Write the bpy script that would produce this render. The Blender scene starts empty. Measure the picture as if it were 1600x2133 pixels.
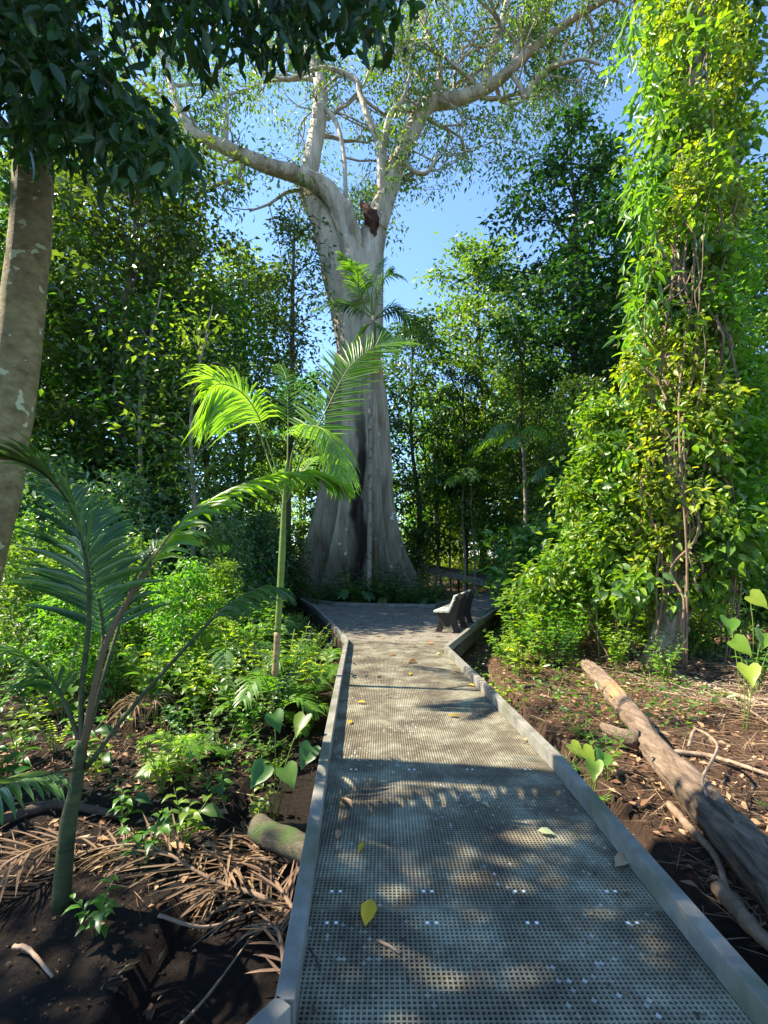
import bpy, math, random
import numpy as np
from mathutils import Vector, noise

# ------------------------------------------------------------------ camera, sky, sun, exposure
scene = bpy.context.scene
COL = scene.collection
FPX = 1000.0; CX, CY = 800.0, 1066.5; PITCH = math.atan(97/1000.0); CAMH = 1.55
cam_d = bpy.data.cameras.new("camera"); cam = bpy.data.objects.new("camera", cam_d); COL.objects.link(cam)
cam.location = (0, 0, CAMH); cam.rotation_euler = (math.pi/2 + PITCH, 0, 0)
cam_d.sensor_fit = 'VERTICAL'; cam_d.sensor_height = 24.0; cam_d.lens = 24.0*FPX/2133.0
cam_d.clip_start = 0.05; cam_d.clip_end = 2000
scene.camera = cam
SUN = Vector((-0.68, 0.10, 0.78)).normalized()
SUN_EL = math.asin(SUN.z)
world = bpy.data.worlds.new("World"); scene.world = world; world.use_nodes = True
wn = world.node_tree.nodes; wl = world.node_tree.links
bg = wn["Background"]
sky = wn.new("ShaderNodeTexSky"); sky.sky_type = 'NISHITA'; sky.sun_disc = False
sky.sun_elevation = SUN_EL; sky.sun_rotation = math.atan2(SUN.x, SUN.y)
sky.air_density = 1.0; sky.dust_density = 0.0; sky.ozone_density = 9.0
wl.new(sky.outputs[0], bg.inputs[0]); bg.inputs[1].default_value = 0.145
sun_d = bpy.data.lights.new("sun", 'SUN'); sun_d.energy = 5.0; sun_d.angle = math.radians(0.55); sun_d.color = (1.0, 0.94, 0.82)
sun = bpy.data.objects.new("sun", sun_d); COL.objects.link(sun)
sun.rotation_euler = SUN.to_track_quat('Z', 'Y').to_euler(); sun.location = (-30, 5, 40)
scene.view_settings.view_transform = 'Standard'; scene.view_settings.look = 'None'
scene.view_settings.gamma = 1.0; scene.view_settings.exposure = 1.75
scene.view_settings.use_white_balance = True; scene.view_settings.white_balance_temperature = 7250
scene.cycles.use_denoising = True
scene.cycles.max_bounces = 8; scene.cycles.diffuse_bounces = 4; scene.cycles.glossy_bounces = 2
scene.cycles.transmission_bounces = 3; scene.cycles.transparent_max_bounces = 4
scene.cycles.sample_clamp_indirect = 6.0

def _ray(x, y):
    u = (x-CX)/FPX; v = (CY-y)/FPX
    return Vector((u, math.cos(PITCH)-v*math.sin(PITCH), math.sin(PITCH)+v*math.cos(PITCH)))
def P(x, y, Y):
    "world point at distance Y seen in the direction of photo pixel x, y"
    d = _ray(x, y); t = Y/d.y
    return Vector((d.x*t, Y, CAMH+d.z*t))
def G(x, y, z=0.0):
    "world point on the level z"
    d = _ray(x, y); t = (z-CAMH)/d.z
    return Vector((d.x*t, d.y*t, z))

# ------------------------------------------------------------------ object helpers
def setp(o, label=None, cat=None, group=None, kind=None):
    if label: o['label'] = label
    if cat: o['category'] = cat
    if group: o['group'] = group
    if kind: o['kind'] = kind
    return o
def thing(name, label, cat, loc=(0,0,0), rz=0.0, group=None):
    o = bpy.data.objects.new(name, None); COL.objects.link(o)
    o.location = loc; o.rotation_euler = (0, 0, rz); o.empty_display_size = 0.2
    return setp(o, label, cat, group)
def mesh_obj(name, V, F, mat, parent=None, smooth=False, rnd=None, loc=None, mats=None, midx=None):
    me = bpy.data.meshes.new(name)
    V = np.asarray(V, dtype=np.float32).reshape(-1, 3)
    if isinstance(F, np.ndarray):
        n, k = F.shape
        me.vertices.add(len(V)); me.vertices.foreach_set('co', V.ravel())
        me.loops.add(n*k); me.loops.foreach_set('vertex_index', F.astype(np.int32).ravel())
        me.polygons.add(n); me.polygons.foreach_set('loop_start', np.arange(0, n*k, k, dtype=np.int32))
        try: me.polygons.foreach_set('loop_total', np.full(n, k, dtype=np.int32))
        except Exception: pass
        me.update(calc_edges=True)
    else:
        me.from_pydata([tuple(map(float, v)) for v in V], [], F)
    me.materials.append(mat)
    if rnd is not None:
        a = me.attributes.new('rnd', 'FLOAT', 'POINT'); a.data.foreach_set('value', np.asarray(rnd, dtype=np.float32))
    if mats:
        for m in mats: me.materials.append(m)
        me.polygons.foreach_set('material_index', np.asarray(midx, dtype=np.int32))
    if smooth: me.polygons.foreach_set('use_smooth', np.ones(len(me.polygons), dtype=bool))
    me.update(); me.validate()
    o = bpy.data.objects.new(name, me); COL.objects.link(o)
    if loc is not None: o.location = loc
    if parent is not None: o.parent = parent
    return o
def copy_thing(root, loc, rz=0.0, scale=1.0, label=None, group=None, tilt=(0,0)):
    r = root.copy(); COL.objects.link(r)
    r.location = loc; r.rotation_euler = (tilt[0], tilt[1], rz); r.scale = (scale,)*3
    if label: r['label'] = label
    if group: r['group'] = group
    elif 'group' in r and label: del r['group']
    for ch in list(root.children):
        c = ch.copy(); COL.objects.link(c); c.parent = r
        for g in list(ch.children):
            d = g.copy(); COL.objects.link(d); d.parent = c
    return r

class MB:
    "collects simple shapes as python lists"
    def __init__(s): s.V = []; s.F = []
    def add(s, V, F):
        o = len(s.V); s.V += [tuple(v) for v in V]; s.F += [tuple(i+o for i in f) for f in F]; return s
    def box(s, c, sx, sy, sz, ax=None, ay=None):
        c = Vector(c); ax = Vector(ax).normalized() if ax else Vector((1,0,0)); ay = Vector(ay).normalized() if ay else Vector((0,1,0))
        az = ax.cross(ay).normalized()
        V = [c+ax*(i*sx/2)+ay*(j*sy/2)+az*(k*sz/2) for k in (-1,1) for j in (-1,1) for i in (-1,1)]
        return s.add(V, [(0,2,3,1),(4,5,7,6),(0,1,5,4),(2,6,7,3),(0,4,6,2),(1,3,7,5)])
    def tube(s, pts, rad, n=8, jit=0.0, cap=True, seed=0, lump=2.0):
        pts = [Vector(p) for p in pts]; m = len(pts)
        if not hasattr(rad, '__len__'): rad = [rad]*m
        V = []; up = None
        for i, p in enumerate(pts):
            t = (pts[min(i+1, m-1)]-pts[max(i-1, 0)])
            t = t.normalized() if t.length > 1e-9 else Vector((0,0,1))
            if up is None: up = Vector((1,0,0)) if abs(t.x) < .8 else Vector((0,1,0))
            a = (up - t*up.dot(t)).normalized(); b = t.cross(a); up = a
            for k in range(n):
                th = 2*math.pi*k/n; d = a*math.cos(th)+b*math.sin(th)
                r = rad[i]
                if jit: r *= 1+jit*noise.noise((p+d*rad[i])*lump/max(rad[0], .02)*.5+Vector((seed, 0, 0)))
                V.append(p+d*r)
        F = [(i*n+k, i*n+(k+1) % n, (i+1)*n+(k+1) % n, (i+1)*n+k) for i in range(m-1) for k in range(n)]
        if cap: F += [tuple(range(n))[::-1], tuple((m-1)*n+k for k in range(n))]
        return s.add(V, F)
    def prism(s, poly, z0, z1):
        n = len(poly)
        V = [(p[0], p[1], z0) for p in poly]+[(p[0], p[1], z1) for p in poly]
        return s.add(V, [tuple(range(n))[::-1], tuple(range(n, 2*n))]+[(i, (i+1) % n, n+(i+1) % n, n+i) for i in range(n)])
    def build(s, name, mat, parent=None, smooth=False, bevel=0.0, loc=None):
        o = mesh_obj(name, s.V, s.F, mat, parent, smooth, loc=loc)
        if bevel:
            b = o.modifiers.new('bevel', 'BEVEL'); b.width = bevel; b.segments = 2; b.limit_method = 'ANGLE'
        return o

def spline(pts, n):
    "catmull-rom through pts"
    pts = [Vector(p) for p in pts]; out = []
    if len(pts) == 2: return [pts[0].lerp(pts[1], i/(n-1)) for i in range(n)]
    q = [pts[0]*2-pts[1]]+pts+[pts[-1]*2-pts[-2]]
    m = len(pts)-1
    for i in range(n):
        u = i/(n-1)*m; k = min(int(u), m-1); t = u-k
        a, b, c, d = q[k:k+4]
        out.append(.5*((2*b)+(-a+c)*t+(2*a-5*b+4*c-d)*t*t+(-a+3*b-3*c+d)*t**3))
    return out
def interp(vals, n):
    return list(np.interp(np.linspace(0, len(vals)-1, n), range(len(vals)), vals))

# ------------------------------------------------------------------ leaves
T_LO = (np.array([(0,0,0),(.42,1,.22),(1,0,-.08),(.42,-1,.22)], float), np.array([(0,1,2),(0,2,3)]))
T_MID = (np.array([(0,0,0),(.22,.78,.2),(.22,0,0),(.22,-.78,.2),(.55,1,.2),(.55,0,-.02),(.55,-1,.2),(.82,.5,.05),(.82,0,-.1),(.82,-.5,.05),(1.05,0,-.2)], float),
         np.array([(0,2,1),(0,3,2),(1,2,5),(1,5,4),(2,3,6),(2,6,5),(4,5,8),(4,8,7),(5,6,9),(5,9,8),(7,8,10),(8,9,10)]))
T_HEART = (np.array([(0,0,0),(-.16,.5,.1),(-.1,.85,.12),(.2,1.05,.2),(.5,.85,.1),(.8,.4,0),(1.05,0,-.25),
                     (-.16,-.5,.1),(-.1,-.85,.12),(.2,-1.05,.2),(.5,-.85,.1),(.8,-.4,0),(.25,0,-.06),(.6,0,-.1)], float),
           np.array([(0,12,1),(1,12,2),(2,12,3),(3,12,4),(4,12,13),(4,13,5),(5,13,6),
                     (0,7,12),(7,8,12),(8,9,12),(9,10,12),(10,13,12),(10,11,13),(11,6,13)]))
T_STRIP = (np.array([(0,.35,0),(0,-.35,0),(.2,1,.12),(.2,-1,.12),(.5,1,.1),(.5,-1,.1),(.8,.6,0),(.8,-.6,0),(1,0,0)], float),
           np.array([(0,1,3),(0,3,2),(2,3,5),(2,5,4),(4,5,7),(4,7,6),(6,7,8)]))
T_STRIP2 = (np.array([(0,.5,.1),(0,0,0),(0,-.5,.1),(.25,1,.3),(.25,0,0),(.25,-1,.3),(.6,.9,.25),(.6,0,0),(.6,-.9,.25),(.85,.5,.1),(.85,0,0),(.85,-.5,.1),(1,0,0)], float),
            np.array([(0,1,4),(0,4,3),(1,2,5),(1,5,4),(3,4,7),(3,7,6),(4,5,8),(4,8,7),(6,7,10),(6,10,9),(7,8,11),(7,11,10),(9,10,12),(10,11,12)]))
def nrmz(a): return a/np.maximum(np.linalg.norm(a, axis=1, keepdims=True), 1e-9)
def leaf_batch(pos, d, nrm, L, W, tmpl, droop=0.0, rng=None, rnd=None):
    T, F = tmpl; N = len(pos)
    d = nrmz(d); s = nrmz(np.cross(nrm, d)); n = np.cross(d, s)
    L = np.broadcast_to(np.asarray(L, float), (N,)); W = np.broadcast_to(np.asarray(W, float), (N,))
    V = (pos[:, None, :] + d[:, None, :]*(T[None, :, 0]*L[:, None])[..., None]
         + s[:, None, :]*(T[None, :, 1]*W[:, None]/2)[..., None] + n[:, None, :]*(T[None, :, 2]*W[:, None])[..., None])
    if np.any(droop):
        dr = np.broadcast_to(np.asarray(droop, float), (N,))
        u2 = np.clip(T[None, :, 0], 0, 2)**2
        V[:, :, 2] -= dr[:, None]*L[:, None]*u2
        V = V - d[:, None, :]*(dr[:, None]*.35*L[:, None]*u2)[..., None]
    K = len(T)
    FF = (F[None]+(np.arange(N)*K)[:, None, None]).reshape(-1, 3)
    r = np.repeat(rnd if rnd is not None else rng.random(N), K)
    return V.reshape(-1, 3), FF, r
class LB:
    def __init__(s, seed=0): s.V = []; s.F = []; s.R = []; s.n = 0; s.rng = np.random.default_rng(seed)
    def add(s, VFR):
        V, F, R = VFR
        s.V.append(V); s.F.append(F+s.n); s.R.append(R); s.n += len(V); return s
    def leaves(s, pos, d, nrm, L, W, tmpl=T_LO, droop=0.0, rnd=None):
        return s.add(leaf_batch(np.asarray(pos, float), np.asarray(d, float), np.asarray(nrm, float), L, W, tmpl, droop, s.rng, rnd))
    def scatter(s, centres, n_each, spread, L, W, tmpl=T_LO, hang=0.35, up=1.0, out=0.4, droop=0.1, lj=.35):
        "clumps of leaves round many centres; every leaf has its own tilt"
        c = np.repeat(np.asarray(centres, float), n_each, axis=0); N = len(c); r = s.rng
        off = r.normal(size=(N, 3))*np.asarray(spread)
        d = r.normal(size=(N, 3)); d[:, 2] = d[:, 2]*.45-hang; d = nrmz(d)+nrmz(off)*out
        nr = r.normal(size=(N, 3))*.55; nr[:, 2] += up
        LL = L*(1-lj+2*lj*r.random(N))
        cr = np.repeat(r.random(len(centres)), n_each)
        return s.leaves(c+off, d, nr, LL, LL*W/L, tmpl, droop, rnd=np.clip(.55*cr+.45*r.random(N), 0, 1))
    def frond(s, path, n, Lmax, W, ang=60, vee=.25, droop=.35, side=None, tmpl=T_STRIP2, roll=0.0, t0=.12, skip=0.0, one=0, jit=.06, rbase=None):
        "pinnate palm frond: leaflets on both sides of a rachis"
        m = 60; pts = spline(path, m); r = s.rng
        pos = []; dd = []; nn = []; LL = []
        for sd in (-1, 1):
            if one and sd != one: continue
            for i in range(n):
                t = t0+(1-t0)*(i+.5*(sd > 0)*.4)/n
                if r.random() < skip: continue
                k = min(int(t*(m-1)), m-2); f = t*(m-1)-k
                p = pts[k].lerp(pts[k+1], f); tg = (pts[k+1]-pts[k]).normalized()
                sv = Vector(side) if side is not None else tg.cross(Vector((0,0,1)))
                sv = (sv-tg*sv.dot(tg)).normalized(); upv = sv.cross(tg)
                if upv.z < 0 and side is None: upv = -upv
                if roll: sv, upv = sv*math.cos(roll)+upv*math.sin(roll), upv*math.cos(roll)-sv*math.sin(roll)
                a = math.radians(ang*(1-.55*t)+5)
                d = tg*math.cos(a)+sv*sd*math.sin(a)+upv*vee+Vector(r.normal(size=3)*jit)
                pos.append(p); dd.append(d); nn.append(upv-sv*sd*vee+Vector(r.normal(size=3)*jit))
                LL.append(Lmax*max(.3, (1-((t-.45)/.6)**2*.75))*(1+.08*r.normal()))
        LL = np.array(LL); N = len(pos)
        rr = (rbase if rbase is not None else .5)+.25*(r.random(N)-.5)
        return s.leaves(pos, dd, nn, LL, W*(.6+.4*LL/Lmax), tmpl, droop, rnd=np.clip(rr, 0, 1))
    def build(s, name, mat, parent=None, loc=None):
        return mesh_obj(name, np.concatenate(s.V), np.concatenate(s.F), mat, parent, False, np.concatenate(s.R), loc)

# ------------------------------------------------------------------ materials
def nt(name):
    m = bpy.data.materials.new(name); m.use_nodes = True
    n = m.node_tree.nodes; l = m.node_tree.links
    return m, n, l, n["Principled BSDF"], n["Material Output"]
def ramp(n, stops, interp='LINEAR'):
    r = n.new('ShaderNodeValToRGB'); cr = r.color_ramp; cr.interpolation = interp
    cr.elements[0].position = stops[0][0]; cr.elements[0].color = (*stops[0][1], 1)
    cr.elements[1].position = stops[-1][0]; cr.elements[1].color = (*stops[-1][1], 1)
    for p, c in stops[1:-1]:
        e = cr.elements.new(p); e.color = (*c, 1)
    return r
def leaf_mat(name, cols, trans=.4, rough=.42, spec=.5, tcol=1.6, hue=.035):
    m, n, l, b, out = nt(name)
    a = n.new('ShaderNodeAttribute'); a.attribute_name = 'rnd'
    r = ramp(n, [(i/(len(cols)-1), c) for i, c in enumerate(cols)])
    l.new(a.outputs['Fac'], r.inputs[0])
    oi = n.new('ShaderNodeObjectInfo'); hs = n.new('ShaderNodeHueSaturation')
    mr = n.new('ShaderNodeMapRange'); mr.inputs[3].default_value = .5-hue; mr.inputs[4].default_value = .5+hue
    mv = n.new('ShaderNodeMapRange'); mv.inputs[3].default_value = 1.2; mv.inputs[4].default_value = .8
    l.new(oi.outputs['Random'], mr.inputs[0]); l.new(oi.outputs['Random'], mv.inputs[0])
    l.new(mr.outputs[0], hs.inputs['Hue']); l.new(mv.outputs[0], hs.inputs['Value']); l.new(r.outputs[0], hs.inputs['Color'])
    l.new(hs.outputs[0], b.inputs['Base Color']); b.inputs['Roughness'].default_value = rough
    b.inputs['Specular IOR Level'].default_value = spec
    tr = n.new('ShaderNodeBsdfTranslucent'); mx = n.new('ShaderNodeMixShader')
    h2 = n.new('ShaderNodeMix'); h2.data_type = 'RGBA'; h2.blend_type = 'MULTIPLY'; h2.inputs[0].default_value = 1
    h2.inputs[7].default_value = (1.5*tcol, 1.45*tcol, .45*tcol, 1); l.new(hs.outputs[0], h2.inputs[6])
    l.new(h2.outputs[2], tr.inputs[0])
    mx.inputs[0].default_value = trans
    l.new(b.outputs[0], mx.inputs[1]); l.new(tr.outputs[0], mx.inputs[2]); l.new(mx.outputs[0], out.inputs[0])
    return m
def surf_mat(name, c1, c2, scale=4, rough=.8, bump=.3, stretch=(1,1,1), c3=None, s3=12, t3=.62, detail=6, obj=True, bdist=.02, spec=.3, w3=.05):
    m, n, l, b, out = nt(name)
    tc = n.new('ShaderNodeTexCoord'); mp = n.new('ShaderNodeMapping'); mp.inputs['Scale'].default_value = stretch
    l.new(tc.outputs['Object'], mp.inputs[0])
    nz = n.new('ShaderNodeTexNoise'); nz.inputs['Scale'].default_value = scale; nz.inputs['Detail'].default_value = detail; nz.inputs['Roughness'].default_value = .65
    l.new(mp.outputs[0], nz.inputs[0])
    r = ramp(n, [(.3, c1), (.7, c2)]); l.new(nz.outputs[0], r.inputs[0]); col = r.outputs[0]
    if c3 is not None:
        n3 = n.new('ShaderNodeTexNoise'); n3.inputs['Scale'].default_value = s3; n3.inputs['Detail'].default_value = 3
        l.new(tc.outputs['Object'], n3.inputs[0])
        r3 = ramp(n, [(t3, (0,0,0)), (t3+w3, (1,1,1))]); l.new(n3.outputs[0], r3.inputs[0])
        mx = n.new('ShaderNodeMix'); mx.data_type = 'RGBA'; l.new(r3.outputs[0], mx.inputs[0]); l.new(col, mx.inputs[6]); mx.inputs[7].default_value = (*c3, 1)
        col = mx.outputs[2]
    l.new(col, b.inputs['Base Color']); b.inputs['Roughness'].default_value = rough; b.inputs['Specular IOR Level'].default_value = spec
    if bump:
        n4 = n.new('ShaderNodeTexNoise'); n4.inputs['Scale'].default_value = scale*3; n4.inputs['Detail'].default_value = 8; n4.inputs['Roughness'].default_value = .7
        l.new(mp.outputs[0], n4.inputs[0])
        bp = n.new('ShaderNodeBump'); bp.inputs['Strength'].default_value = bump; bp.inputs['Distance'].default_value = bdist
        l.new(n4.outputs[0], bp.inputs['Height']); l.new(bp.outputs[0], b.inputs['Normal'])
    return m

M = {}
M['dark'] = leaf_mat('leaf_dark', [(.02,.05,.015),(.035,.085,.02),(.06,.13,.025)], .35, .38, .6)
M['mid'] = leaf_mat('leaf_mid', [(.03,.085,.018),(.055,.14,.025),(.11,.21,.03)], .42, .4, .5)
M['bright'] = leaf_mat('leaf_bright', [(.06,.15,.02),(.12,.25,.03),(.22,.33,.035)], .45, .42, .45)
M['vine'] = leaf_mat('leaf_vine', [(.04,.11,.015),(.11,.21,.022),(.27,.30,.045)], .42, .4, .5)
M['cool'] = leaf_mat('leaf_cool', [(.035,.09,.04),(.06,.15,.06),(.10,.2,.07)], .3, .35, .7)
M['giant'] = leaf_mat('leaf_giant', [(.05,.1,.02),(.09,.16,.03),(.17,.22,.06)], .4, .5, .4)
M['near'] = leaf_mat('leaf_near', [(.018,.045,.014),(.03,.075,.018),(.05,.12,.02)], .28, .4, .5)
M['palm'] = leaf_mat('palm_leaf', [(.05,.14,.02),(.09,.22,.025),(.15,.3,.03)], .45, .38, .5, hue=.01)
M['palmd'] = leaf_mat('palm_leaf_dark', [(.03,.09,.03),(.05,.13,.035),(.08,.18,.04)], .35, .38, .6, hue=.015)
M['dryfrond'] = leaf_mat('dry_frond', [(.07,.04,.025),(.19,.12,.075),(.38,.27,.17)], .15, .7, .2, tcol=1.0, hue=.01)
M['litter'] = leaf_mat('litter', [(.05,.025,.015),(.14,.07,.04),(.3,.18,.1),(.42,.3,.18)], .1, .75, .2, tcol=.8, hue=.01)
M['crumb'] = leaf_mat('soil_crumb', [(.012,.008,.006),(.05,.03,.02),(.16,.1,.07)], .05, .85, .15, tcol=.8, hue=.01)
M['palestraw'] = leaf_mat('pale_straw', [(.22,.14,.09),(.42,.3,.22),(.6,.48,.38)], .1, .8, .2, tcol=.8, hue=.01)
M['yellow'] = leaf_mat('yellow_leaf', [(.5,.32,.02),(.6,.42,.03)], .2, .5, .4, tcol=.8, hue=.01)
M['brownleaf'] = leaf_mat('brown_leaf', [(.22,.1,.04),(.4,.22,.1)], .1, .6, .3, tcol=.8, hue=.01)
M['paleleaf'] = leaf_mat('pale_leaf', [(.35,.4,.2),(.45,.5,.28)], .2, .5, .3, tcol=.8, hue=.01)
M['flower'] = leaf_mat('palm_flower', [(.4,.22,.05),(.5,.36,.12)], .2, .7, .2, tcol=.8, hue=.01)
M['bark'] = surf_mat('bark_brown', (.05,.035,.022), (.13,.095,.06), 6, .9, .5, (1,1,.35), (.3,.3,.2), 9, .66)
M['barkd'] = surf_mat('bark_dark', (.03,.022,.016), (.09,.065,.045), 6, .9, .5, (1,1,.3))
M['barkp'] = surf_mat('bark_pale', (.16,.13,.09), (.34,.3,.22), 7, .85, .4, (1,1,.5), (.08,.07,.05), 8, .6)
M['nearbark'] = surf_mat('near_bark', (.12,.09,.04), (.32,.26,.12), 9, .85, 1.0, (1,1,1.3), (.45,.47,.28), 7.5, .64, 10, w3=.012)
M['green_stem'] = surf_mat('green_stem', (.08,.13,.02), (.17,.24,.04), 6, .55, .3, (1,1,4), (.17,.14,.05), 7, .62, w3=.12)
M['dark_stem'] = surf_mat('dark_stem', (.02,.03,.012), (.075,.09,.03), 5, .65, .5, (1,1,4), (.10,.07,.04), 9, .6, w3=.1)
M['brown_stem'] = surf_mat('brown_stem', (.08,.05,.02), (.15,.1,.05), 8, .7, .1, (1,1,.2))
M['ringed'] = surf_mat('ringed_stem', (.17,.12,.05), (.34,.24,.12), 6, .7, .3, (1,1,5))
M['cutlog'] = surf_mat('cut_log', (.035,.03,.02), (.14,.12,.08), 7, .9, .9, (1,4,4), (.06,.09,.03), 5, .55, w3=.1)
M['liana'] = surf_mat('liana', (.10,.065,.04), (.27,.18,.12), 8, .85, .3, (1,1,.4))
M['log'] = surf_mat('log_wood', (.07,.045,.03), (.33,.24,.17), 3.0, .9, 1.0, (7,.9,7), (.42,.24,.12), 1.2, .58, 9, bdist=.035, w3=.1)
M['stick'] = surf_mat('stick_wood', (.14,.09,.06), (.36,.26,.18), 10, .9, .4)
M['kerb'] = surf_mat('kerb_board', (.11,.105,.09), (.25,.24,.21), 6, .62, .35, (1,1,1), (.10,.11,.06), 2.6, .52, 10, bdist=.005, w3=.2)
M['bench_slat'] = surf_mat('bench_slat', (.55,.54,.4), (.7,.69,.55), 6, .6, .15, (1,1,1), bdist=.003)
M['bench_dark'] = surf_mat('bench_support', (.014,.010,.008), (.035,.026,.02), 9, .6, .2, bdist=.004)
M['clip'] = surf_mat('clip_white', (.75,.75,.78), (.85,.85,.88), 9, .35, 0)
M['hollow'] = surf_mat('rotten_wood', (.012,.008,.006), (.14,.06,.03), 3, .95, 1.0, bdist=.1)

def giant_bark():
    m, n, l, b, out = nt('giant_bark')
    tc = n.new('ShaderNodeTexCoord'); mp = n.new('ShaderNodeMapping'); mp.inputs['Scale'].default_value = (1,1,.22)
    l.new(tc.outputs['Object'], mp.inputs[0])
    nz = n.new('ShaderNodeTexNoise'); nz.inputs['Scale'].default_value = 2.2; nz.inputs['Detail'].default_value = 8; nz.inputs['Roughness'].default_value = .65
    l.new(mp.outputs[0], nz.inputs[0])
    r = ramp(n, [(.3, (.17,.125,.075)), (.5, (.39,.325,.225)), (.7, (.55,.475,.355))]); l.new(nz.outputs[0], r.inputs[0])
    # mossy, dirtier base: stain with its own ragged height
    sx = n.new('ShaderNodeSeparateXYZ'); l.new(tc.outputs['Object'], sx.inputs[0])
    n2 = n.new('ShaderNodeTexNoise'); n2.inputs['Scale'].default_value = 1.3; n2.inputs['Detail'].default_value = 6; l.new(mp.outputs[0], n2.inputs[0])
    ad = n.new('ShaderNodeMath'); ad.operation = 'MULTIPLY_ADD'; ad.inputs[1].default_value = 9.0; l.new(n2.outputs[0], ad.inputs[0]); l.new(sx.outputs[2], ad.inputs[2])
    mr = n.new('ShaderNodeMapRange'); mr.inputs[1].default_value = 5.5; mr.inputs[2].default_value = 11.0; mr.inputs[3].default_value = .85; mr.inputs[4].default_value = 0
    l.new(ad.outputs[0], mr.inputs[0])
    mx = n.new('ShaderNodeMix'); mx.data_type = 'RGBA'; l.new(mr.outputs[0], mx.inputs[0]); l.new(r.outputs[0], mx.inputs[6])
    r2 = ramp(n, [(.35, (.045,.038,.022)), (.52, (.11,.105,.06)), (.68, (.21,.19,.12))]); l.new(nz.outputs[0], r2.inputs[0]); l.new(r2.outputs[0], mx.inputs[7])
    n3 = n.new('ShaderNodeTexNoise'); n3.inputs['Scale'].default_value = 3.3; n3.inputs['Detail'].default_value = 2; l.new(tc.outputs['Object'], n3.inputs[0])
    r3 = ramp(n, [(.69, (0,0,0)), (.71, (1,1,1))]); l.new(n3.outputs[0], r3.inputs[0])
    m3 = n.new('ShaderNodeMix'); m3.data_type = 'RGBA'; l.new(r3.outputs[0], m3.inputs[0]); l.new(mx.outputs[2], m3.inputs[6]); m3.inputs[7].default_value = (.55,.56,.5,1)
    at = n.new('ShaderNodeAttribute'); at.attribute_name = 'rnd'  # mask of the painted recess shade and the dark foot
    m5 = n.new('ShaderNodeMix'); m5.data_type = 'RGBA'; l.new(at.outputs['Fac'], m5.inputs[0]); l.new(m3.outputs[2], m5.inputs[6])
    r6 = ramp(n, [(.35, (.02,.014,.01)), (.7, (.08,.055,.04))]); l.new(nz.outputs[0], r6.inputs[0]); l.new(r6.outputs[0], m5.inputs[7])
    l.new(m5.outputs[2], b.inputs['Base Color']); b.inputs['Roughness'].default_value = .75; b.inputs['Specular IOR Level'].default_value = .3
    n4 = n.new('ShaderNodeTexNoise'); n4.inputs['Scale'].default_value = 5; n4.inputs['Detail'].default_value = 8; l.new(mp.outputs[0], n4.inputs[0])
    bp = n.new('ShaderNodeBump'); bp.inputs['Strength'].default_value = .8; bp.inputs['Distance'].default_value = .14
    l.new(n4.outputs[0], bp.inputs['Height']); l.new(bp.outputs[0], b.inputs['Normal'])
    return m
M['giant_bark'] = giant_bark()

def ground_mat():
    m, n, l, b, out = nt('forest_soil')
    tc = n.new('ShaderNodeTexCoord')
    nz = n.new('ShaderNodeTexNoise'); nz.inputs['Scale'].default_value = .6; nz.inputs['Detail'].default_value = 5; l.new(tc.outputs['Object'], nz.inputs[0])
    n2 = n.new('ShaderNodeTexNoise'); n2.inputs['Scale'].default_value = 28; n2.inputs['Detail'].default_value = 8; n2.inputs['Roughness'].default_value = .75; l.new(tc.outputs['Object'], n2.inputs[0])
    r1 = ramp(n, [(.35, (.010,.008,.007)), (.6, (.026,.018,.014)), (.75, (.05,.032,.024))]); l.new(n2.outputs[0], r1.inputs[0])
    r2 = ramp(n, [(.3, (.05,.028,.02)), (.6, (.13,.075,.05)), (.8, (.26,.17,.11))]); l.new(n2.outputs[0], r2.inputs[0])
    sx = n.new('ShaderNodeSeparateXYZ'); l.new(tc.outputs['Object'], sx.inputs[0])
    # the right-hand side and the middle distance are covered with redder mulch
    ad = n.new('ShaderNodeMath'); ad.operation = 'MULTIPLY_ADD'; ad.inputs[1].default_value = 5; l.new(nz.outputs[0], ad.inputs[0]); l.new(sx.outputs[0], ad.inputs[2])
    ay = n.new('ShaderNodeMath'); ay.operation = 'MULTIPLY_ADD'; ay.inputs[1].default_value = .6; l.new(sx.outputs[1], ay.inputs[0]); l.new(ad.outputs[0], ay.inputs[2])
    mr = n.new('ShaderNodeMapRange'); mr.inputs[1].default_value = 5.6; mr.inputs[2].default_value = 9.0; l.new(ay.outputs[0], mr.inputs[0])
    mx = n.new('ShaderNodeMix'); mx.data_type = 'RGBA'; l.new(mr.outputs[0], mx.inputs[0]); l.new(r1.outputs[0], mx.inputs[6]); l.new(r2.outputs[0], mx.inputs[7])
    l.new(mx.outputs[2], b.inputs['Base Color']); b.inputs['Roughness'].default_value = .95; b.inputs['Specular IOR Level'].default_value = .15
    bp = n.new('ShaderNodeBump'); bp.inputs['Strength'].default_value = 1; bp.inputs['Distance'].default_value = .05
    l.new(n2.outputs[0], bp.inputs['Height']); l.new(bp.outputs[0], b.inputs['Normal'])
    return m
M['soil'] = ground_mat()

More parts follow.
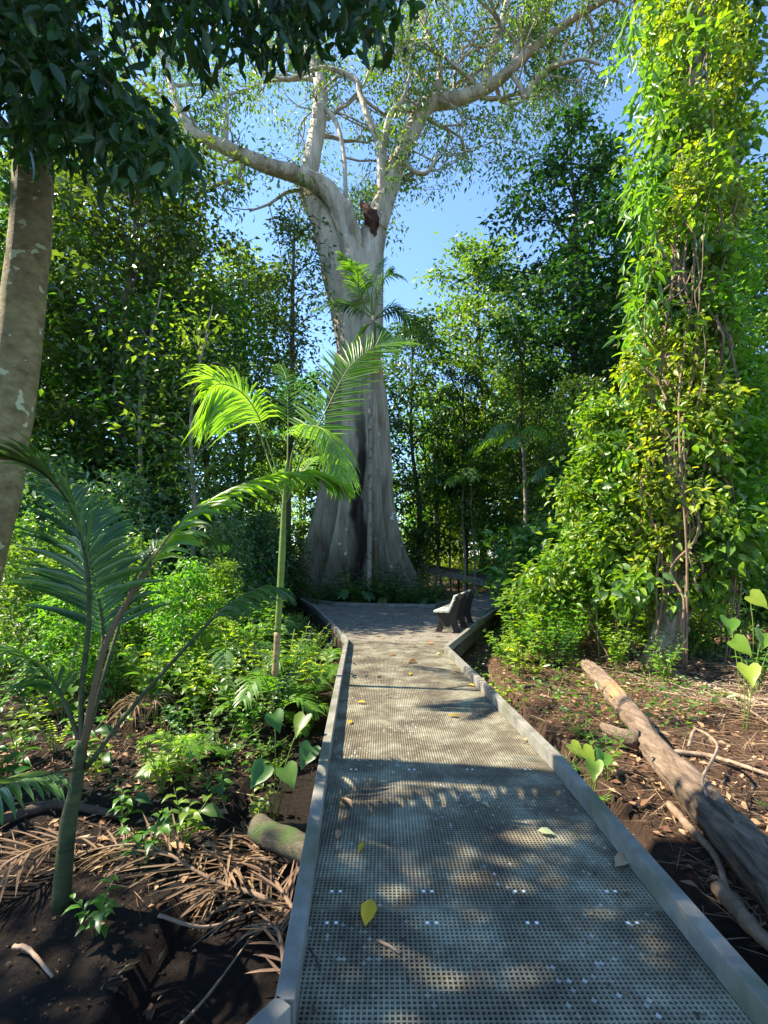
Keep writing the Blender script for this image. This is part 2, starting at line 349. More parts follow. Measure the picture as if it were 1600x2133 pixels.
CELL = .0195
def grate_mat():
    m, n, l, b, out = nt('grating')
    tc = n.new('ShaderNodeTexCoord')
    nz = n.new('ShaderNodeTexNoise'); nz.inputs['Scale'].default_value = 2.6; nz.inputs['Detail'].default_value = 6; nz.inputs['Roughness'].default_value = .7; l.new(tc.outputs['Object'], nz.inputs[0])
    r = ramp(n, [(.3, (.06,.047,.036)), (.48, (.15,.128,.085)), (.66, (.31,.30,.215))]); l.new(nz.outputs[0], r.inputs[0])
    # worn pale crossings, one random value per crossing
    sc = n.new('ShaderNodeVectorMath'); sc.operation = 'SCALE'; sc.inputs['Scale'].default_value = 1/CELL; l.new(tc.outputs['Object'], sc.inputs[0])
    ro = n.new('ShaderNodeVectorMath'); ro.operation = 'ADD'; ro.inputs[1].default_value = (.5,.5,0); l.new(sc.outputs[0], ro.inputs[0])
    fl = n.new('ShaderNodeVectorMath'); fl.operation = 'FLOOR'; l.new(ro.outputs[0], fl.inputs[0])
    sx = n.new('ShaderNodeSeparateXYZ'); l.new(fl.outputs[0], sx.inputs[0])
    cb = n.new('ShaderNodeCombineXYZ'); l.new(sx.outputs[0], cb.inputs[0]); l.new(sx.outputs[1], cb.inputs[1])
    wn_ = n.new('ShaderNodeTexWhiteNoise'); wn_.noise_dimensions = '3D'; l.new(cb.outputs[0], wn_.inputs[0])
    n5 = n.new('ShaderNodeTexNoise'); n5.inputs['Scale'].default_value = 1.7; l.new(tc.outputs['Object'], n5.inputs[0])
    s5 = n.new('ShaderNodeMath'); s5.operation = 'MULTIPLY_ADD'; s5.inputs[1].default_value = .35; l.new(n5.outputs[0], s5.inputs[0]); l.new(wn_.outputs[0], s5.inputs[2])
    r5 = ramp(n, [(0.0, (0,0,0)), (.93, (0,0,0)), (1.0, (.35,.35,.35))]); 
    mr = n.new('ShaderNodeMapRange'); mr.inputs[1].default_value = 1.14; mr.inputs[2].default_value = 1.24; mr.inputs[4].default_value = .9; l.new(s5.outputs[0], mr.inputs[0])
    mx = n.new('ShaderNodeMix'); mx.data_type = 'RGBA'; l.new(mr.outputs[0], mx.inputs[0]); l.new(r.outputs[0], mx.inputs[6]); mx.inputs[7].default_value = (.5,.5,.44,1)
    l.new(mx.outputs[2], b.inputs['Base Color']); b.inputs['Roughness'].default_value = .7
    return m
M['grate'] = grate_mat()
M['platform'] = surf_mat('platform_surface', (.10,.088,.07), (.2,.18,.145), 3, .9, .5, c3=(.27,.24,.19), s3=40, t3=.6, bdist=.006, w3=.1)

# ------------------------------------------------------------------ ground
def gz(x, y):
    z = -.42+.10*noise.noise(Vector((x*.35, y*.35, 1.3)))+.035*noise.noise(Vector((x*1.7, y*1.7, 5)))
    if abs(x) < 14 and -2 < y < 22: z += .03*noise.noise(Vector((x*4.5, y*4.5, 9)))+.022*abs(noise.noise(Vector((x*11, y*11, 2))))
    if -1.2 < x < 1.9 and y < 10: z -= .12
    if x > 3: z += min(.25, (x-3)*.05)
    if y > 24: z += min(1.0, (y-24)*.03)
    return z
def make_ground():
    n = 460
    def ax(a, c0, span):
        u = np.linspace(-1, 1, n); return c0+span*(np.sinh(u*a)/math.sinh(a))
    xs = ax(6.5, 0, 600); ys = ax(6.5, 5, 600)
    V = [(x, y, gz(x, y)) for y in ys for x in xs]
    idx = np.arange(n*n).reshape(n, n)
    F = np.stack([idx[:-1,:-1], idx[:-1,1:], idx[1:,1:], idx[1:,:-1]], -1).reshape(-1, 4)
    o = mesh_obj('ground', V, F, M['soil'], smooth=True); o['kind'] = 'structure'
make_ground()

# ------------------------------------------------------------------ boardwalk
KL = [(-.85, -1.2), (-.85, 1.05), (-.325, 1.72), (-.44, 3.7), (-.55, 6.0), (-.67, 8.81)]      # top line of the left edge boards
KR = [(1.25, -1.2), (1.255, 1.9), (1.275, 3.67), (1.18, 5.6), (1.03, 8.1)]
def kline(K, y): return float(np.interp(y, [k[1] for k in K], [k[0] for k in K]))
def board(a, b, w, z0, z1, mat, parent, name='edge_board', gap=.003, side=0):
    a = Vector((a[0], a[1], 0)); b = Vector((b[0], b[1], 0)); d = (b-a); L = d.length; d.normalize(); s = Vector((d.y, -d.x, 0))
    c = (a+b)/2+s*side*w/2; c.z = (z0+z1)/2
    mb = MB().box(c, L-gap, w, z1-z0, d, Vector((-d.y, d.x, 0)))
    return mb.build(name, mat, parent, bevel=.004)
walk = thing('boardwalk', None, None); walk['kind'] = 'structure'
seams = [-.6, .85, 2.30, 3.80, 5.26, 6.66, 8.0, 9.27]
for i in range(len(seams)-1):
    y0, y1 = seams[i], seams[i+1]
    xl = min(kline(KL, y0), kline(KL, y1), kline(KL, (y0+y1)/2))-.02; xr = max(kline(KR, y0), kline(KR, y1), kline(KR, (y0+y1)/2))+.03
    if i == len(seams)-2: xr = 1.46
    LX = lambda y: kline(KL, y)-.02
    RX = lambda y: kline(KR, y)+.02 if y < 8.1 else 1.05+(y-8.1)*.36
    V = []; F = []
    def bx(x0, x1, ya, yb, z0, z1):
        o = len(V); V.extend([(x0,ya,z0),(x1,ya,z0),(x0,yb,z0),(x1,yb,z0),(x0,ya,z1),(x1,ya,z1),(x0,yb,z1),(x1,yb,z1)])
        F.extend([(o,o+2,o+3,o+1),(o+4,o+5,o+7,o+6),(o,o+1,o+5,o+4),(o+2,o+6,o+7,o+3),(o,o+4,o+6,o+2),(o+1,o+3,o+7,o+5)])
    hw = .0036; k0 = math.ceil(xl/CELL); k1 = int(xr/CELL)
    for k in range(k0, k1+1):
        ys_ = [y for y in np.linspace(y0+.004, y1-.004, 120) if LX(y) <= k*CELL <= RX(y)]
        if ys_: bx(k*CELL-hw, k*CELL+hw, ys_[0], ys_[-1], -.024, 0)
    j0 = math.ceil((y0+.006)/CELL); j1 = int((y1-.006)/CELL)
    for j in range(j0, j1+1): bx(LX(j*CELL), RX(j*CELL), j*CELL-hw, j*CELL+hw, -.022, -.0006)
    bx(LX(y0), RX(y0), y0+.003, y0+.011, -.023, -.0003); bx(LX(y1), RX(y1), y1-.011, y1-.003, -.023, -.0003)
    pn = mesh_obj('grating_panel', V, F, M['grate'], walk)
    jb = MB()
    jb.box(((LX(y0)+RX(y0))/2, y0+.02, -.11), RX(y0)-LX(y0)-.1, .06, .16)
    jb.build('joist', M['barkd'], walk)
    if i in (1, 2):
        for yy in ((y0+.1, y1-.09)):
            for kk in range(4):
                xx = -.26+kk*.43
                xk = round(xx/CELL)*CELL+CELL/2
                cl = MB()
                for dx in (0, 2*CELL*1.0): cl.box((xk+dx, (round(yy/CELL)+.5)*CELL, -.002), .013, .013, .006)
                cl.build('fixing_clip', M['clip'], pn)
# side bearers under the gratings
for K in (KL, KR):
    sg = -1 if K is KL else 1
    js = [(-.85,-1.2),(-.85,1.05),(-.325,1.72),(-.44,3.7),(-.55,6.0),(-.67,8.81)] if K is KL else [(1.25,-1.2),(1.275,3.67),(1.16,5.9),(1.03,8.1)]
    for a, b in zip(js, js[1:]):
        o = board(a, b, .066, .002, .112, M['kerb'], walk, side=0)
        board(a, b, .05, -.22, -.002, M['barkd'], walk, 'bearer', side=0)
for yy in (1.5, 3.6, 5.8, 8.2):
    for xx in (kline(KL, yy), kline(KR, yy)):
        MB().box((xx, yy, -.5), .1, .1, .6).build('post', M['barkd'], walk)

plat = thing('viewing_platform', None, None); plat['kind'] = 'structure'
A = [(-.67, 8.83), (-1.2, 11.1), (-2.11, 14.75), (-3.1, 17.9)]
B = [(1.03, 8.12), (2.27, 11.55), (4.32, 16.8), (8.2, 24.2)]
Fa = [(-3.1, 17.9), (-1.59, 16.1), (0, 15.6), (1.6, 15.4), (2.5, 17.4), (5.6, 22.6), (7.4, 26.5)]
poly = [(-.64, 9.281), (1.44, 9.281), (2.27, 11.55), (4.32, 16.8), (8.2, 24.2), (7.4, 26.5), (5.6, 22.6), (2.5, 17.4), (1.6, 15.4), (0, 15.6), (-1.59, 16.1), (-3.1, 17.9), (-2.11, 14.75), (-1.2, 11.1), (-.78, 9.281)]
MB().prism(poly[::1], -.06, -.002).build('platform_deck', M['platform'], plat)
for pl in (A, B, Fa):
    for a, b in zip(pl, pl[1:]):
        board(a, b, .07, .002, .115, M['kerb'], plat)
        board(a, b, .06, -.26, -.062, M['barkd'], plat, 'bearer')
for x, y in A+B[1:]+Fa: MB().box((x, y, -.5), .11, .11, .6).build('post', M['barkd'], plat)

fw = thing('far_boardwalk', None, None); fw['kind'] = 'structure'
cp = [P(800, 1172, 29), P(872, 1181, 27), P(955, 1196, 25), P(1048, 1218, 22.5), P(1110, 1228, 21.5)]
for a, b in zip(cp, cp[1:]):
    d = (b-a).normalized(); s = Vector((-d.y, d.x, 0)).normalized()
    MB().box((a+b)/2, (b-a).length+.02, 1.4, .08, d, s).build('deck_section', M['platform'], fw)
    for k in (-1, 1):
        MB().box((a+b)/2+s*k*.74+Vector((0,0,.02)), (b-a).length, .07, .3, d, s).build('edge_board', M['kerb'], fw)
    for q in (a, ):
        MB().box((q.x, q.y, (q.z-.8)/2-.05), .12, .12, q.z+.7).build('post', M['barkd'], fw)

# ------------------------------------------------------------------ bench
def make_bench():
    L = Vector((.34, .94, 0)).normalized(); D = Vector((-.94, .34, 0)).normalized(); U = Vector((0,0,1))
    t = thing('park_bench', 'low slatted bench with pale planks and dark supports at the right edge of the platform', 'bench', (1.50, 10.2, 0))
    prof = [(-.07,0),(.06,0),(.10,.13),(.14,.16),(.24,.16),(.28,.13),(.33,0),(.45,0),(.36,.28),(.47,.375),(.47,.415),(.13,.415),(-.035,.80),(-.085,.82),(-.125,.78),(-.03,.45),(.0,.3),(-.02,.14)]
    for s in (.1, .93, 1.75):
        V = []; n = len(prof)
        for k in (-.04, .04):
            V += [D*d+U*z+L*(s+k) for d, z in prof]
        import mathutils
        tri = mathutils.geometry.tessellate_polygon([[Vector((d, z, 0)) for d, z in prof]])
        F = [tuple(f)[::-1] for f in tri]+[tuple(i+n for i in f) for f in tri]+[(i, (i+1) % n, n+(i+1) % n, n+i) for i in range(n)]
        MB().add(V, F).build('support', M['bench_dark'], t)
    for d in (.185, .30, .415):
        MB().box(D*d+U*.438+L*.93, 1.95, .1, .042, L, D).build('seat_slat', M['bench_slat'], t, bevel=.006)
    bd = Vector((D.x*-.165, D.y*-.165, .385)).normalized(); bn = L.cross(bd)
    for k, h in enumerate((.09, .21, .33)):
        base = D*.13+U*.415+bd*h+D*.027+U*.01
        MB().box(base+L*.93, 1.95, .108, .04, L, bd).build('back_slat', M['bench_slat'], t, bevel=.006)
make_bench()

# ------------------------------------------------------------------ the giant buttressed tree
def giant_tree():
    gx, gy = -.95, 21.0
    t = thing('giant_buttressed_tree', 'huge pale grey rainforest tree with flaring buttress roots beyond the platform', 'tree', (gx, gy, -.5))
    rng = random.Random(5)
    # fins: angle, reach at the foot, decay height, width
    fins = [(math.radians(184), 2.35, 4.9, .20), (math.radians(236), 1.7, 4.2, .16), (math.radians(281), 1.35, 3.4, .12), (math.radians(303), 1.5, 3.2, .11),
            (math.radians(330), 1.7, 2.8, .12), (math.radians(357), 1.9, 2.5, .15), (math.radians(45), 2.0, 3.2, .2), (math.radians(100), 2.0, 3.2, .2), (math.radians(145), 1.8, 3.2, .2)]
    nz_, na = 100, 400; V = []; SHADE_FOOT = []
    for i in range(nz_+1):
        z = 12.6*(i/nz_)**1.15
        cx = .0+(-.05*z if z < 9 else -.45-.02*(z-9)); cx += .35*min(1, z/6)
        core = (.5+.04*z if z < 9 else .86+.03*(z-9))*(1 if z < 9.3 else max(.2, 1-(z-9.3)*.2))
        for k in range(na):
            th = 2*math.pi*k/na
            r = core
            for a, A_, dz, w in fins:
                dth = (th-a+math.pi) % (2*math.pi)-math.pi
                wv = w*.8*(1+.6*min(1, z/7))
                h = (A_+.25)*math.exp(-(z/dz)**1.1)
                ridge = .34*math.exp(-z/9)
                r += (h+.2)*math.exp(-abs(dth/wv)**1.2)+ridge*math.exp(-abs(dth/.13)**1.3)
            r *= 1+.03*noise.noise(Vector((th*14, z*.25, 3)))+.045*noise.noise(Vector((math.cos(th)*2.2, math.sin(th)*2.2, z*.35)))+.02*noise.noise(Vector((math.cos(th)*9, math.sin(th)*9, z*.6)))
            V.append((cx+r*math.cos(th), r*math.sin(th)*.92, z))
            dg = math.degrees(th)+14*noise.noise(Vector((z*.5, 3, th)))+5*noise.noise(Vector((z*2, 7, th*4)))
            st = max(0, min(1, (dg-244)/5))*max(0, min(1, (276-dg)/5))*max(0, min(1, (9.5-z)/3))  # shade of the recess between two front fins, painted as ragged dark bark
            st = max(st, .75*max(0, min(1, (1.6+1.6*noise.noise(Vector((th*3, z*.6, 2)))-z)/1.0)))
            SHADE_FOOT.append(st)
    idx = np.arange((nz_+1)*na).reshape(nz_+1, na)
    F = np.stack([idx[:-1], np.roll(idx[:-1], -1, 1), np.roll(idx[1:], -1, 1), idx[1:]], -1).reshape(-1, 4)
    mb = MB(); o = Vector((gx, gy, -.5))
    def limb(px, rad, n=40, sides=18, jit=.10, seed=1):
        pts = spline([P(x, y, Y)-o for x, y, Y in px], n); rr = interp(rad, n)
        mb.tube(pts, rr, sides, jit, seed=seed, lump=1.3); return pts, rr
    limbs = []
    limbs.append(limb([(752,900,21),(744,800,21),(728,690,21),(705,590,21),(682,490,21),(648,410,21.2),(640,385,21.3),(650,330,21.6),(664,250,22),(668,180,22.4),(650,130,22.8),(640,60,23.2),(655,-20,23.6)], [.4,.66,.7,.68,.62,.52,.46,.42,.38,.33,.27,.22,.16], 60))
    limbs.append(limb([(758,920,21),(762,800,21),(766,690,21),(768,590,20.9),(775,500,21),(800,420,21.2),(830,335,21.6),(862,265,22),(892,218,22.2),(945,208,22.3),(1000,190,22.3),(1050,158,22),(1110,100,21.6),(1180,48,21.2),(1260,0,20.6),(1340,-50,20)], [.3,.6,.7,.7,.62,.5,.46,.43,.42,.36,.32,.28,.22,.18,.14,.1], 70, seed=3))
    limbs.append(limb([(757,640,20.7),(745,560,20.6),(726,490,20.6),(706,430,20.5),(672,388,20.4),(620,364,20.2),(560,347,19.9),(500,322,19.6),(440,295,19.3),(402,276,19.1),(374,225,19.2),(352,160,19.6),(335,90,20),(320,10,20.4)], [.6,.58,.5,.46,.42,.38,.33,.31,.29,.25,.18,.15,.11,.08], 60, seed=5))
    limbs.append(limb([(792,480,20.8),(796,400,21),(795,345,21),(790,300,21),(768,248,21),(750,195,21.2),(742,168,21.3),(710,150,21.4),(665,142,21.5),(600,165,21.3),(545,150,21)], [.3,.24,.22,.19,.16,.15,.14,.12,.1,.08,.05], 40, 12, seed=7))
    limbs.append(limb([(797,350,21),(800,300,20.8),(812,240,20.6),(840,205,20.5),(855,150,20.5)], [.2,.15,.12,.1,.06], 24, 10, seed=8))
    limbs.append(limb([(893,215,22.1),(913,180,22),(915,135,22),(893,80,22),(872,10,22),(870,-40,22)], [.2,.17,.15,.13,.1,.08], 24, 10, seed=9))
    limbs.append(limb([(1012,180,22.2),(1014,150,22.2),(1026,100,22.5),(1045,50,22.8),(1062,-20,23)], [.3,.28,.24,.2,.15], 24, 12, seed=10))
    limbs.append(limb([(1062,155,21.9),(1078,100,21.8),(1100,50,21.7),(1128,-10,21.5)], [.17,.15,.13,.1], 20, 10, seed=11))
    limbs.append(limb([(1068,158,21.8),(1085,180,21.6),(1098,205,21.5),(1106,178,21.4),(1135,145,21.2),(1175,132,21),(1212,124,20.8),(1250,135,20.6)], [.13,.14,.13,.12,.12,.1,.08,.05], 30, 10, seed=12))
    limbs.append(limb([(812,352,21.2),(838,338,21.1),(860,355,21),(885,362,21),(900,345,21),(912,318,21)], [.14,.13,.11,.1,.09,.05], 24, 8, seed=13))
    limbs.append(limb([(668,215,22),(700,255,21.6),(716,320,21.3),(720,390,21.1),(725,430,21)], [.12,.12,.1,.1,.08], 20, 8, seed=14))
    limbs.append(limb([(640,395,21),(600,400,20.8),(560,425,20.6),(520,440,20.4)], [.1,.08,.06,.04], 16, 8, seed=15))
    limbs.append(limb([(905,205,22),(955,230,21.8),(965,265,21.6)], [.1,.06,.04], 12, 8, seed=16))
    limbs.append(limb([(945,200,22.2),(955,130,22),(1000,100,21.8),(1040,95,21.6)], [.1,.08,.06,.05], 16, 8, seed=17))
    # short broken stub and bark rims round the rotten fork
    limb([(748,520,20.4),(736,470,20.1),(728,440,20.0),(726,418,20.0)], [.24,.24,.2,.1], 16, 12, .5, 21)
    # small limbs and twigs
    tips = []
    def grow(p, d, L, r, depth):
        n = 6; pts = [p]; q = p.copy(); dd = d.copy()
        for i in range(n):
            dd = (dd+Vector((rng.gauss(0,.22), rng.gauss(0,.22), rng.gauss(.02,.2)))).normalized(); q = q+dd*(L/n); pts.append(q.copy())
        mb.tube(pts, interp([r, r*.35], n+1), 5 if depth else 6, 0, cap=False)
        if depth == 0:
            tips.extend([pts[-1], pts[-2], pts[-3]])
        else:
            for j in range(3 if depth == 1 else 4):
                k = rng.randint(2, n); dn = (dd+Vector((rng.gauss(0,.8), rng.gauss(0,.8), rng.gauss(0,.55)))).normalized()
                grow(pts[k], dn, L*rng.uniform(.45, .7), r*.45, depth-1)
            tips.append(pts[-1])
    for li, (pts, rr) in enumerate(limbs):
        n = len(pts); start = {0: .6, 1: .5, 2: .45}.get(li, .4)
        cnt = {0: 11, 1: 16, 2: 13, 11: 3, 10: 3, 14: 0}.get(li, 5)
        for j in range(cnt):
            k = int(n*(start+(1-start)*(j+rng.random())/cnt)); k = min(k, n-2)
            tg = (pts[k+1]-pts[k]).normalized()
            d = (tg*.6+Vector((rng.gauss(0,.9), abs(rng.gauss(.25,.8)), rng.gauss(.15,.6)))).normalized()
            grow(pts[k], d, rng.uniform(2.4, 4.4), min(.14, rr[k]*.6), 2)
    off = len(mb.V)
    mbV = np.array([tuple(v) for v in mb.V]); tb = mesh_obj('trunk', V, F, M['giant_bark'], t, True, SHADE_FOOT)
    MBx = mesh_obj('limbs', mbV, mb.F, M['giant_bark'], t, True)
    # rotten hollow in the fork
    h = MB()
    h.tube(spline([P(780,500,20.5)-o, P(776,470,20.5)-o, P(770,445,20.55)-o, P(752,424,20.7)-o], 12), interp([.06,.3,.3,.08], 12), 16, .9, seed=3)
    h.build('rotten_hollow', M['hollow'], t, True)
    lb = LB(11); tips = np.array([tuple(v) for v in tips])
    print('giant tips', len(tips))
    lb.scatter(tips[::2], 14, (.3,.3,.27), .25, .095, T_LO, hang=.8, up=.5, droop=.1)
    lb.scatter(tips[::4]+np.array([0,0,-.4]), 8, (.25,.25,.4), .22, .08, T_LO, hang=1.0, up=.4)
    lb.build('crown', M['giant'], t)
giant_tree()

# ------------------------------------------------------------------ forest tree templates
def clump_crown(seed, n_boughs, zr, rad, n_clump, n_leaf, L, W, mat, trunk_pts, trunk_r, spread=(.42,.42,.26), prof=None, tmpl=T_LO, hang=.3, bmat='bark', limb_from=None, name='forest_tree', bough=.8):
    rng = np.random.default_rng(seed); rr = random.Random(seed)
    tp = spline(trunk_pts, 24); mb = MB()
    mb.tube(tp, interp(trunk_r, 24), 10, .12, seed=seed)
    cs = []
    z0, z1 = zr
    for b in range(n_boughs):
        f = (b+rng.random())/n_boughs; z = z0+(z1-z0)*f
        pr = prof(f) if prof else math.sin(math.pi*(.12+.8*f))**.7
        a = b*2.4+rng.random()*.8; R = rad*pr*(.55+.5*rng.random())
        k = int(np.clip(np.interp(z-R*.5, [p.z for p in tp], range(24)), 2, 23)); st = tp[k]
        ax = tp[int(np.clip(np.interp(z, [p.z for p in tp], range(24)), 0, 23))]
        end = Vector((ax.x+R*math.cos(a), ax.y+R*math.sin(a), z))
        mid = st.lerp(end, .5)+Vector((0,0,.25))
        mb.tube(spline([st, mid, end], 7), interp([max(.02, trunk_r[0]*.3), .01], 7), 5, 0, cap=False)
        c = np.array(end)+rng.normal(size=(n_clump, 3))*np.array([bough, bough, bough*.45])*max(.5, pr)
        c2 = np.array(mid)+rng.normal(size=(n_clump//2, 3))*np.array([bough*.8, bough*.8, bough*.4])
        cs.append(c); cs.append(c2)
    cs = np.concatenate(cs)
    lb = LB(seed+1); lb.scatter(cs, n_leaf, spread, L, W, tmpl, hang)
    return mb, lb
def tree_template(name, label, cat, group, mb, lb, leafm, barkm, loc=(0,-500,0)):
    t = thing(name, label, cat, loc, 0, group)
    mb.build('trunk', barkm, t, True); lb.build('crown', leafm, t)
    return t

random.seed(3)
TALLP = [(0,0,-.3),(.1,.05,4),(-.1,.1,9),(.1,0,14),(0,0,17)]
T = {}
g_tree = 'trees of the surrounding rainforest'
mb, lb = clump_crown(101, 40, (2.6, 17.5), 3.0, 12, 19, .27, .13, None, TALLP, [.2,.17,.13,.08,.03], (.34,.34,.2), bough=.62)
T['dense'] = (mb, lb, 'dark', 'bark')
mb, lb = clump_crown(102, 26, (8, 19), 3.1, 12, 18, .27, .135, None, [(0,0,-.3),(.2,0,5),(-.1,.1,10),(.15,0,15),(0,0,18.5)], [.19,.17,.14,.1,.03], (.34,.34,.2), bough=.6, tmpl=T_LO)
T['open'] = (mb, lb, 'dark', 'barkd')
mb, lb = clump_crown(103, 34, (1.8, 14), 2.5, 11, 18, .24, .115, None, [(0,0,-.3),(-.2,.1,4),(.2,0,8),(0,0,14)], [.13,.11,.08,.02], (.34,.34,.2), bough=.6)
T['mid'] = (mb, lb, 'mid', 'bark')
mb, lb = clump_crown(104, 18, (.9, 6.2), 1.8, 9, 18, .26, .105, None, [(0,0,-.3),(-.1,.1,2),(.1,0,4),(0,0,6.3)], [.06,.05,.035,.012], (.3,.3,.18), bough=.5)
T['small'] = (mb, lb, 'cool', 'barkp')
mb, lb = clump_crown(105, 15, (.3, 2.2), 1.2, 8, 14, .22, .09, None, [(0,0,-.3),(0,0,.8),(.1,0,1.6),(0,0,2.2)], [.03,.025,.02,.008], bough=.42, spread=(.26,.26,.16), tmpl=T_MID)
T['shrub'] = (mb, lb, 'cool', 'barkd')
mb, lb = clump_crown(106, 14, (3.5, 9), 1.3, 6, 11, .19, .09, None, [(0,0,-.3),(.25,.1,3),(.1,.2,6),(.5,0,9.3)], [.075,.065,.045,.02], bough=.4)
T['sapling'] = (mb, lb, 'mid', 'barkp')
mb, lb = clump_crown(107, 22, (6.5, 17.5), 1.7, 8, 16, .22, .1, None, [(0,0,-.3),(.15,0,5),(-.15,.1,10),(.1,0,14),(0,0,17.5)], [.15,.14,.12,.09,.03], (.32,.32,.22), bough=.5)
T['slim'] = (mb, lb, 'dark', 'bark')
mb, lb = clump_crown(108, 26, (2.0, 12), 2.4, 8, 9, .42, .22, None, [(0,0,-.3),(.2,.1,4),(0,.1,8),(0,0,12)], [.12,.1,.07,.03], (.34,.34,.24), bough=.6, tmpl=T_MID)
T['broad'] = (mb, lb, 'mid', 'barkp')
PROTO = {}
NAMES = dict(slim='rainforest_tree', broad='broadleaf_tree', dense='rainforest_tree', open='rainforest_tree', mid='rainforest_tree', small='understorey_tree', shrub='shrub', sapling='sapling')
CATS = dict(slim='tree', broad='tree', dense='tree', open='tree', mid='tree', small='small tree', shrub='shrub', sapling='sapling')
def put(kind, loc, rz, s, label, group, leafm=None, barkm=None, tilt=(0,0)):
    mb, lb, lm, bm = T[kind]; lm = leafm or lm; bm = barkm or bm; key = (kind, lm, bm)
    if key not in PROTO:
        t = thing(NAMES[kind], label, CATS[kind], loc, rz, group); t.scale = (s,)*3; t.rotation_euler = (tilt[0], tilt[1], rz)
        mb.build('trunk', M[bm], t, True); lb.build('crown', M[lm], t); PROTO[key] = t
        return t
    return copy_thing(PROTO[key], loc, rz, s, label, group, tilt) if True else None
def put2(kind, x, y, s, label=None, group=None, leafm=None, barkm=None, rz=None, tilt=(0,0)):
    o = put(kind, (x, y, gz(x, y)), random.uniform(0, 6.28) if rz is None else rz, s, label, group, leafm, barkm, tilt)
    if group is None and 'group' in o: del o['group']
    return o

# trees one can single out
put2('dense', -8.6, 15.5, 1.02, 'dense dark tree with yellowing sprigs, nearest in the wall of trees behind the left trunk')
put2('dense', -13.5, 18.0, 1.05, 'tall dark leafy tree at the far left edge behind the lichened trunk', leafm='mid')
put2('slim', -4.05, 20.5, 1.0, 'dark tree with a thin straight trunk left of the giant tree', barkm='bark')
put2('mid', 1.6, 24.8, 1.08, 'dense dark green tree right behind the giant trunk', leafm='dark')
put2('dense', 6.2, 30, 1.27, 'rounded dark green crown rising into the blue gap right of the giant tree', leafm='mid')
put2('open', 8.6, 20.5, 1.12, 'tall slim tree with drooping dark leaves against the sky left of the vine tower', barkm='barkd')
put2('open', 11.6, 23, 1.1, 'tall dark tree half behind the vine tower', leafm='mid')
put2('dense', 12.8, 17, 1.0, 'dark tree at the right edge beyond the vine tower', leafm='mid')
put2('mid', 9.0, 27, 1.32, 'grey green bushy tree beneath the blue gap on the right', leafm='cool')
put2('sapling', -4.9, 12.0, .95, 'thin sapling with mottled pale trunk standing left of the slender palm', rz=1.0)
put2('sapling', -6.9, 13.5, 1.1, 'leaning pale sapling among dark leaves on the left')
for i_, (x_, y_, s_) in enumerate([(2.6,25,1.1),(3.3,27.5,1.3),(4.6,28,1.25),(5.2,31,1.4),(2.9,33,1.5)]):
    put2('sapling', x_, y_, s_, ['first','second','third','fourth','fifth'][i_]+' slim pale trunk rightwards from the giant tree in the bright gap', 'slim pale trunks in the bright gap', leafm='bright')
put2('sapling', 4.3, 23, .8, 'thin pale forked sapling in the bright gap right of the giant tree')
put2('sapling', 3.6, 26, .9, 'slim light stemmed sapling nearest the giant trunk on its right')
put2('open', 4.1, 24.5, .62, 'dark trunked tree standing in the bright gap right of the giant tree')
for (x, y, s, k, lm) in [(-11,14.2,.8,'mid','mid'),(-6.8,18.0,.9,'mid','mid'),(-9.8,21,1.0,'open','dark'),(-2.9,25,.62,'broad','mid'),(-7.6,25,1.05,'dense','mid'),(-17,23,1.1,'open','mid'),(-12.5,27,1.1,'open','dark'),(-10.2,17,.85,'broad','mid'),
                         (-5.2,31,.75,'mid','bright'),(10,34,.9,'mid','mid'),(14,28,1.05,'dense','mid'),(17,22,1.0,'open','dark'),(19,30,1.0,'dense','dark'),(9.6,24.5,.6,'broad','mid'),(15.5,13.5,.9,'mid','dark'),(7.6,17.8,.62,'mid','dark'),(-14.5,14.5,.9,'open','mid'),(6.6,22.5,.72,'slim','dark')]:
    put2(k, x, y, s, 'leafy rainforest tree massed in the green wall round the clearing', g_tree, leafm=lm)
for i in range(30):
    x = -46+92*((i*.618) % 1); y = 38+26*random.random()
    if -3 < x < 9 and y < 52: y += 16
    s = random.uniform(1.0, 1.25) if x > 9 else random.uniform(.8, 1.1)
    put2(random.choice(['dense','slim','open','mid']), x, y, s, 'distant rainforest tree glimpsed deep behind the nearer trees', 'distant rainforest trees', leafm=random.choice(['mid','bright','bright']))
# small trees and shrubs
for (x, y, s, lm) in [(-6.2,10.8,.62,'cool'),(-8.2,11.6,.7,'cool'),(-10.2,12.2,.8,'mid'),(-5.2,14.4,.6,'cool'),(-4.2,16.6,.55,'cool'),(-7.0,15,.8,'cool'),(-3.8,19,.5,'dark'),(-9,17.2,.9,'cool'),(-12.2,15.2,1,'mid'),
                      (6.6,18.6,.6,'cool'),(2.0,26.5,.55,'mid'),(7.4,22.5,.7,'mid'),(5.8,25,.7,'mid'),(4.2,29,.8,'bright'),(2.2,31,.8,'bright'),(6.5,33,.9,'bright'),(9.2,18,.75,'dark'),(8.2,14.2,.62,'dark'),(11,15,.9,'cool'),(2.6,36,1.0,'bright'),(4.8,40,1.1,'bright')]:
    put2('small', x, y, s, 'small leafy tree in the understorey below the tall trees', 'small understorey trees', leafm=lm)
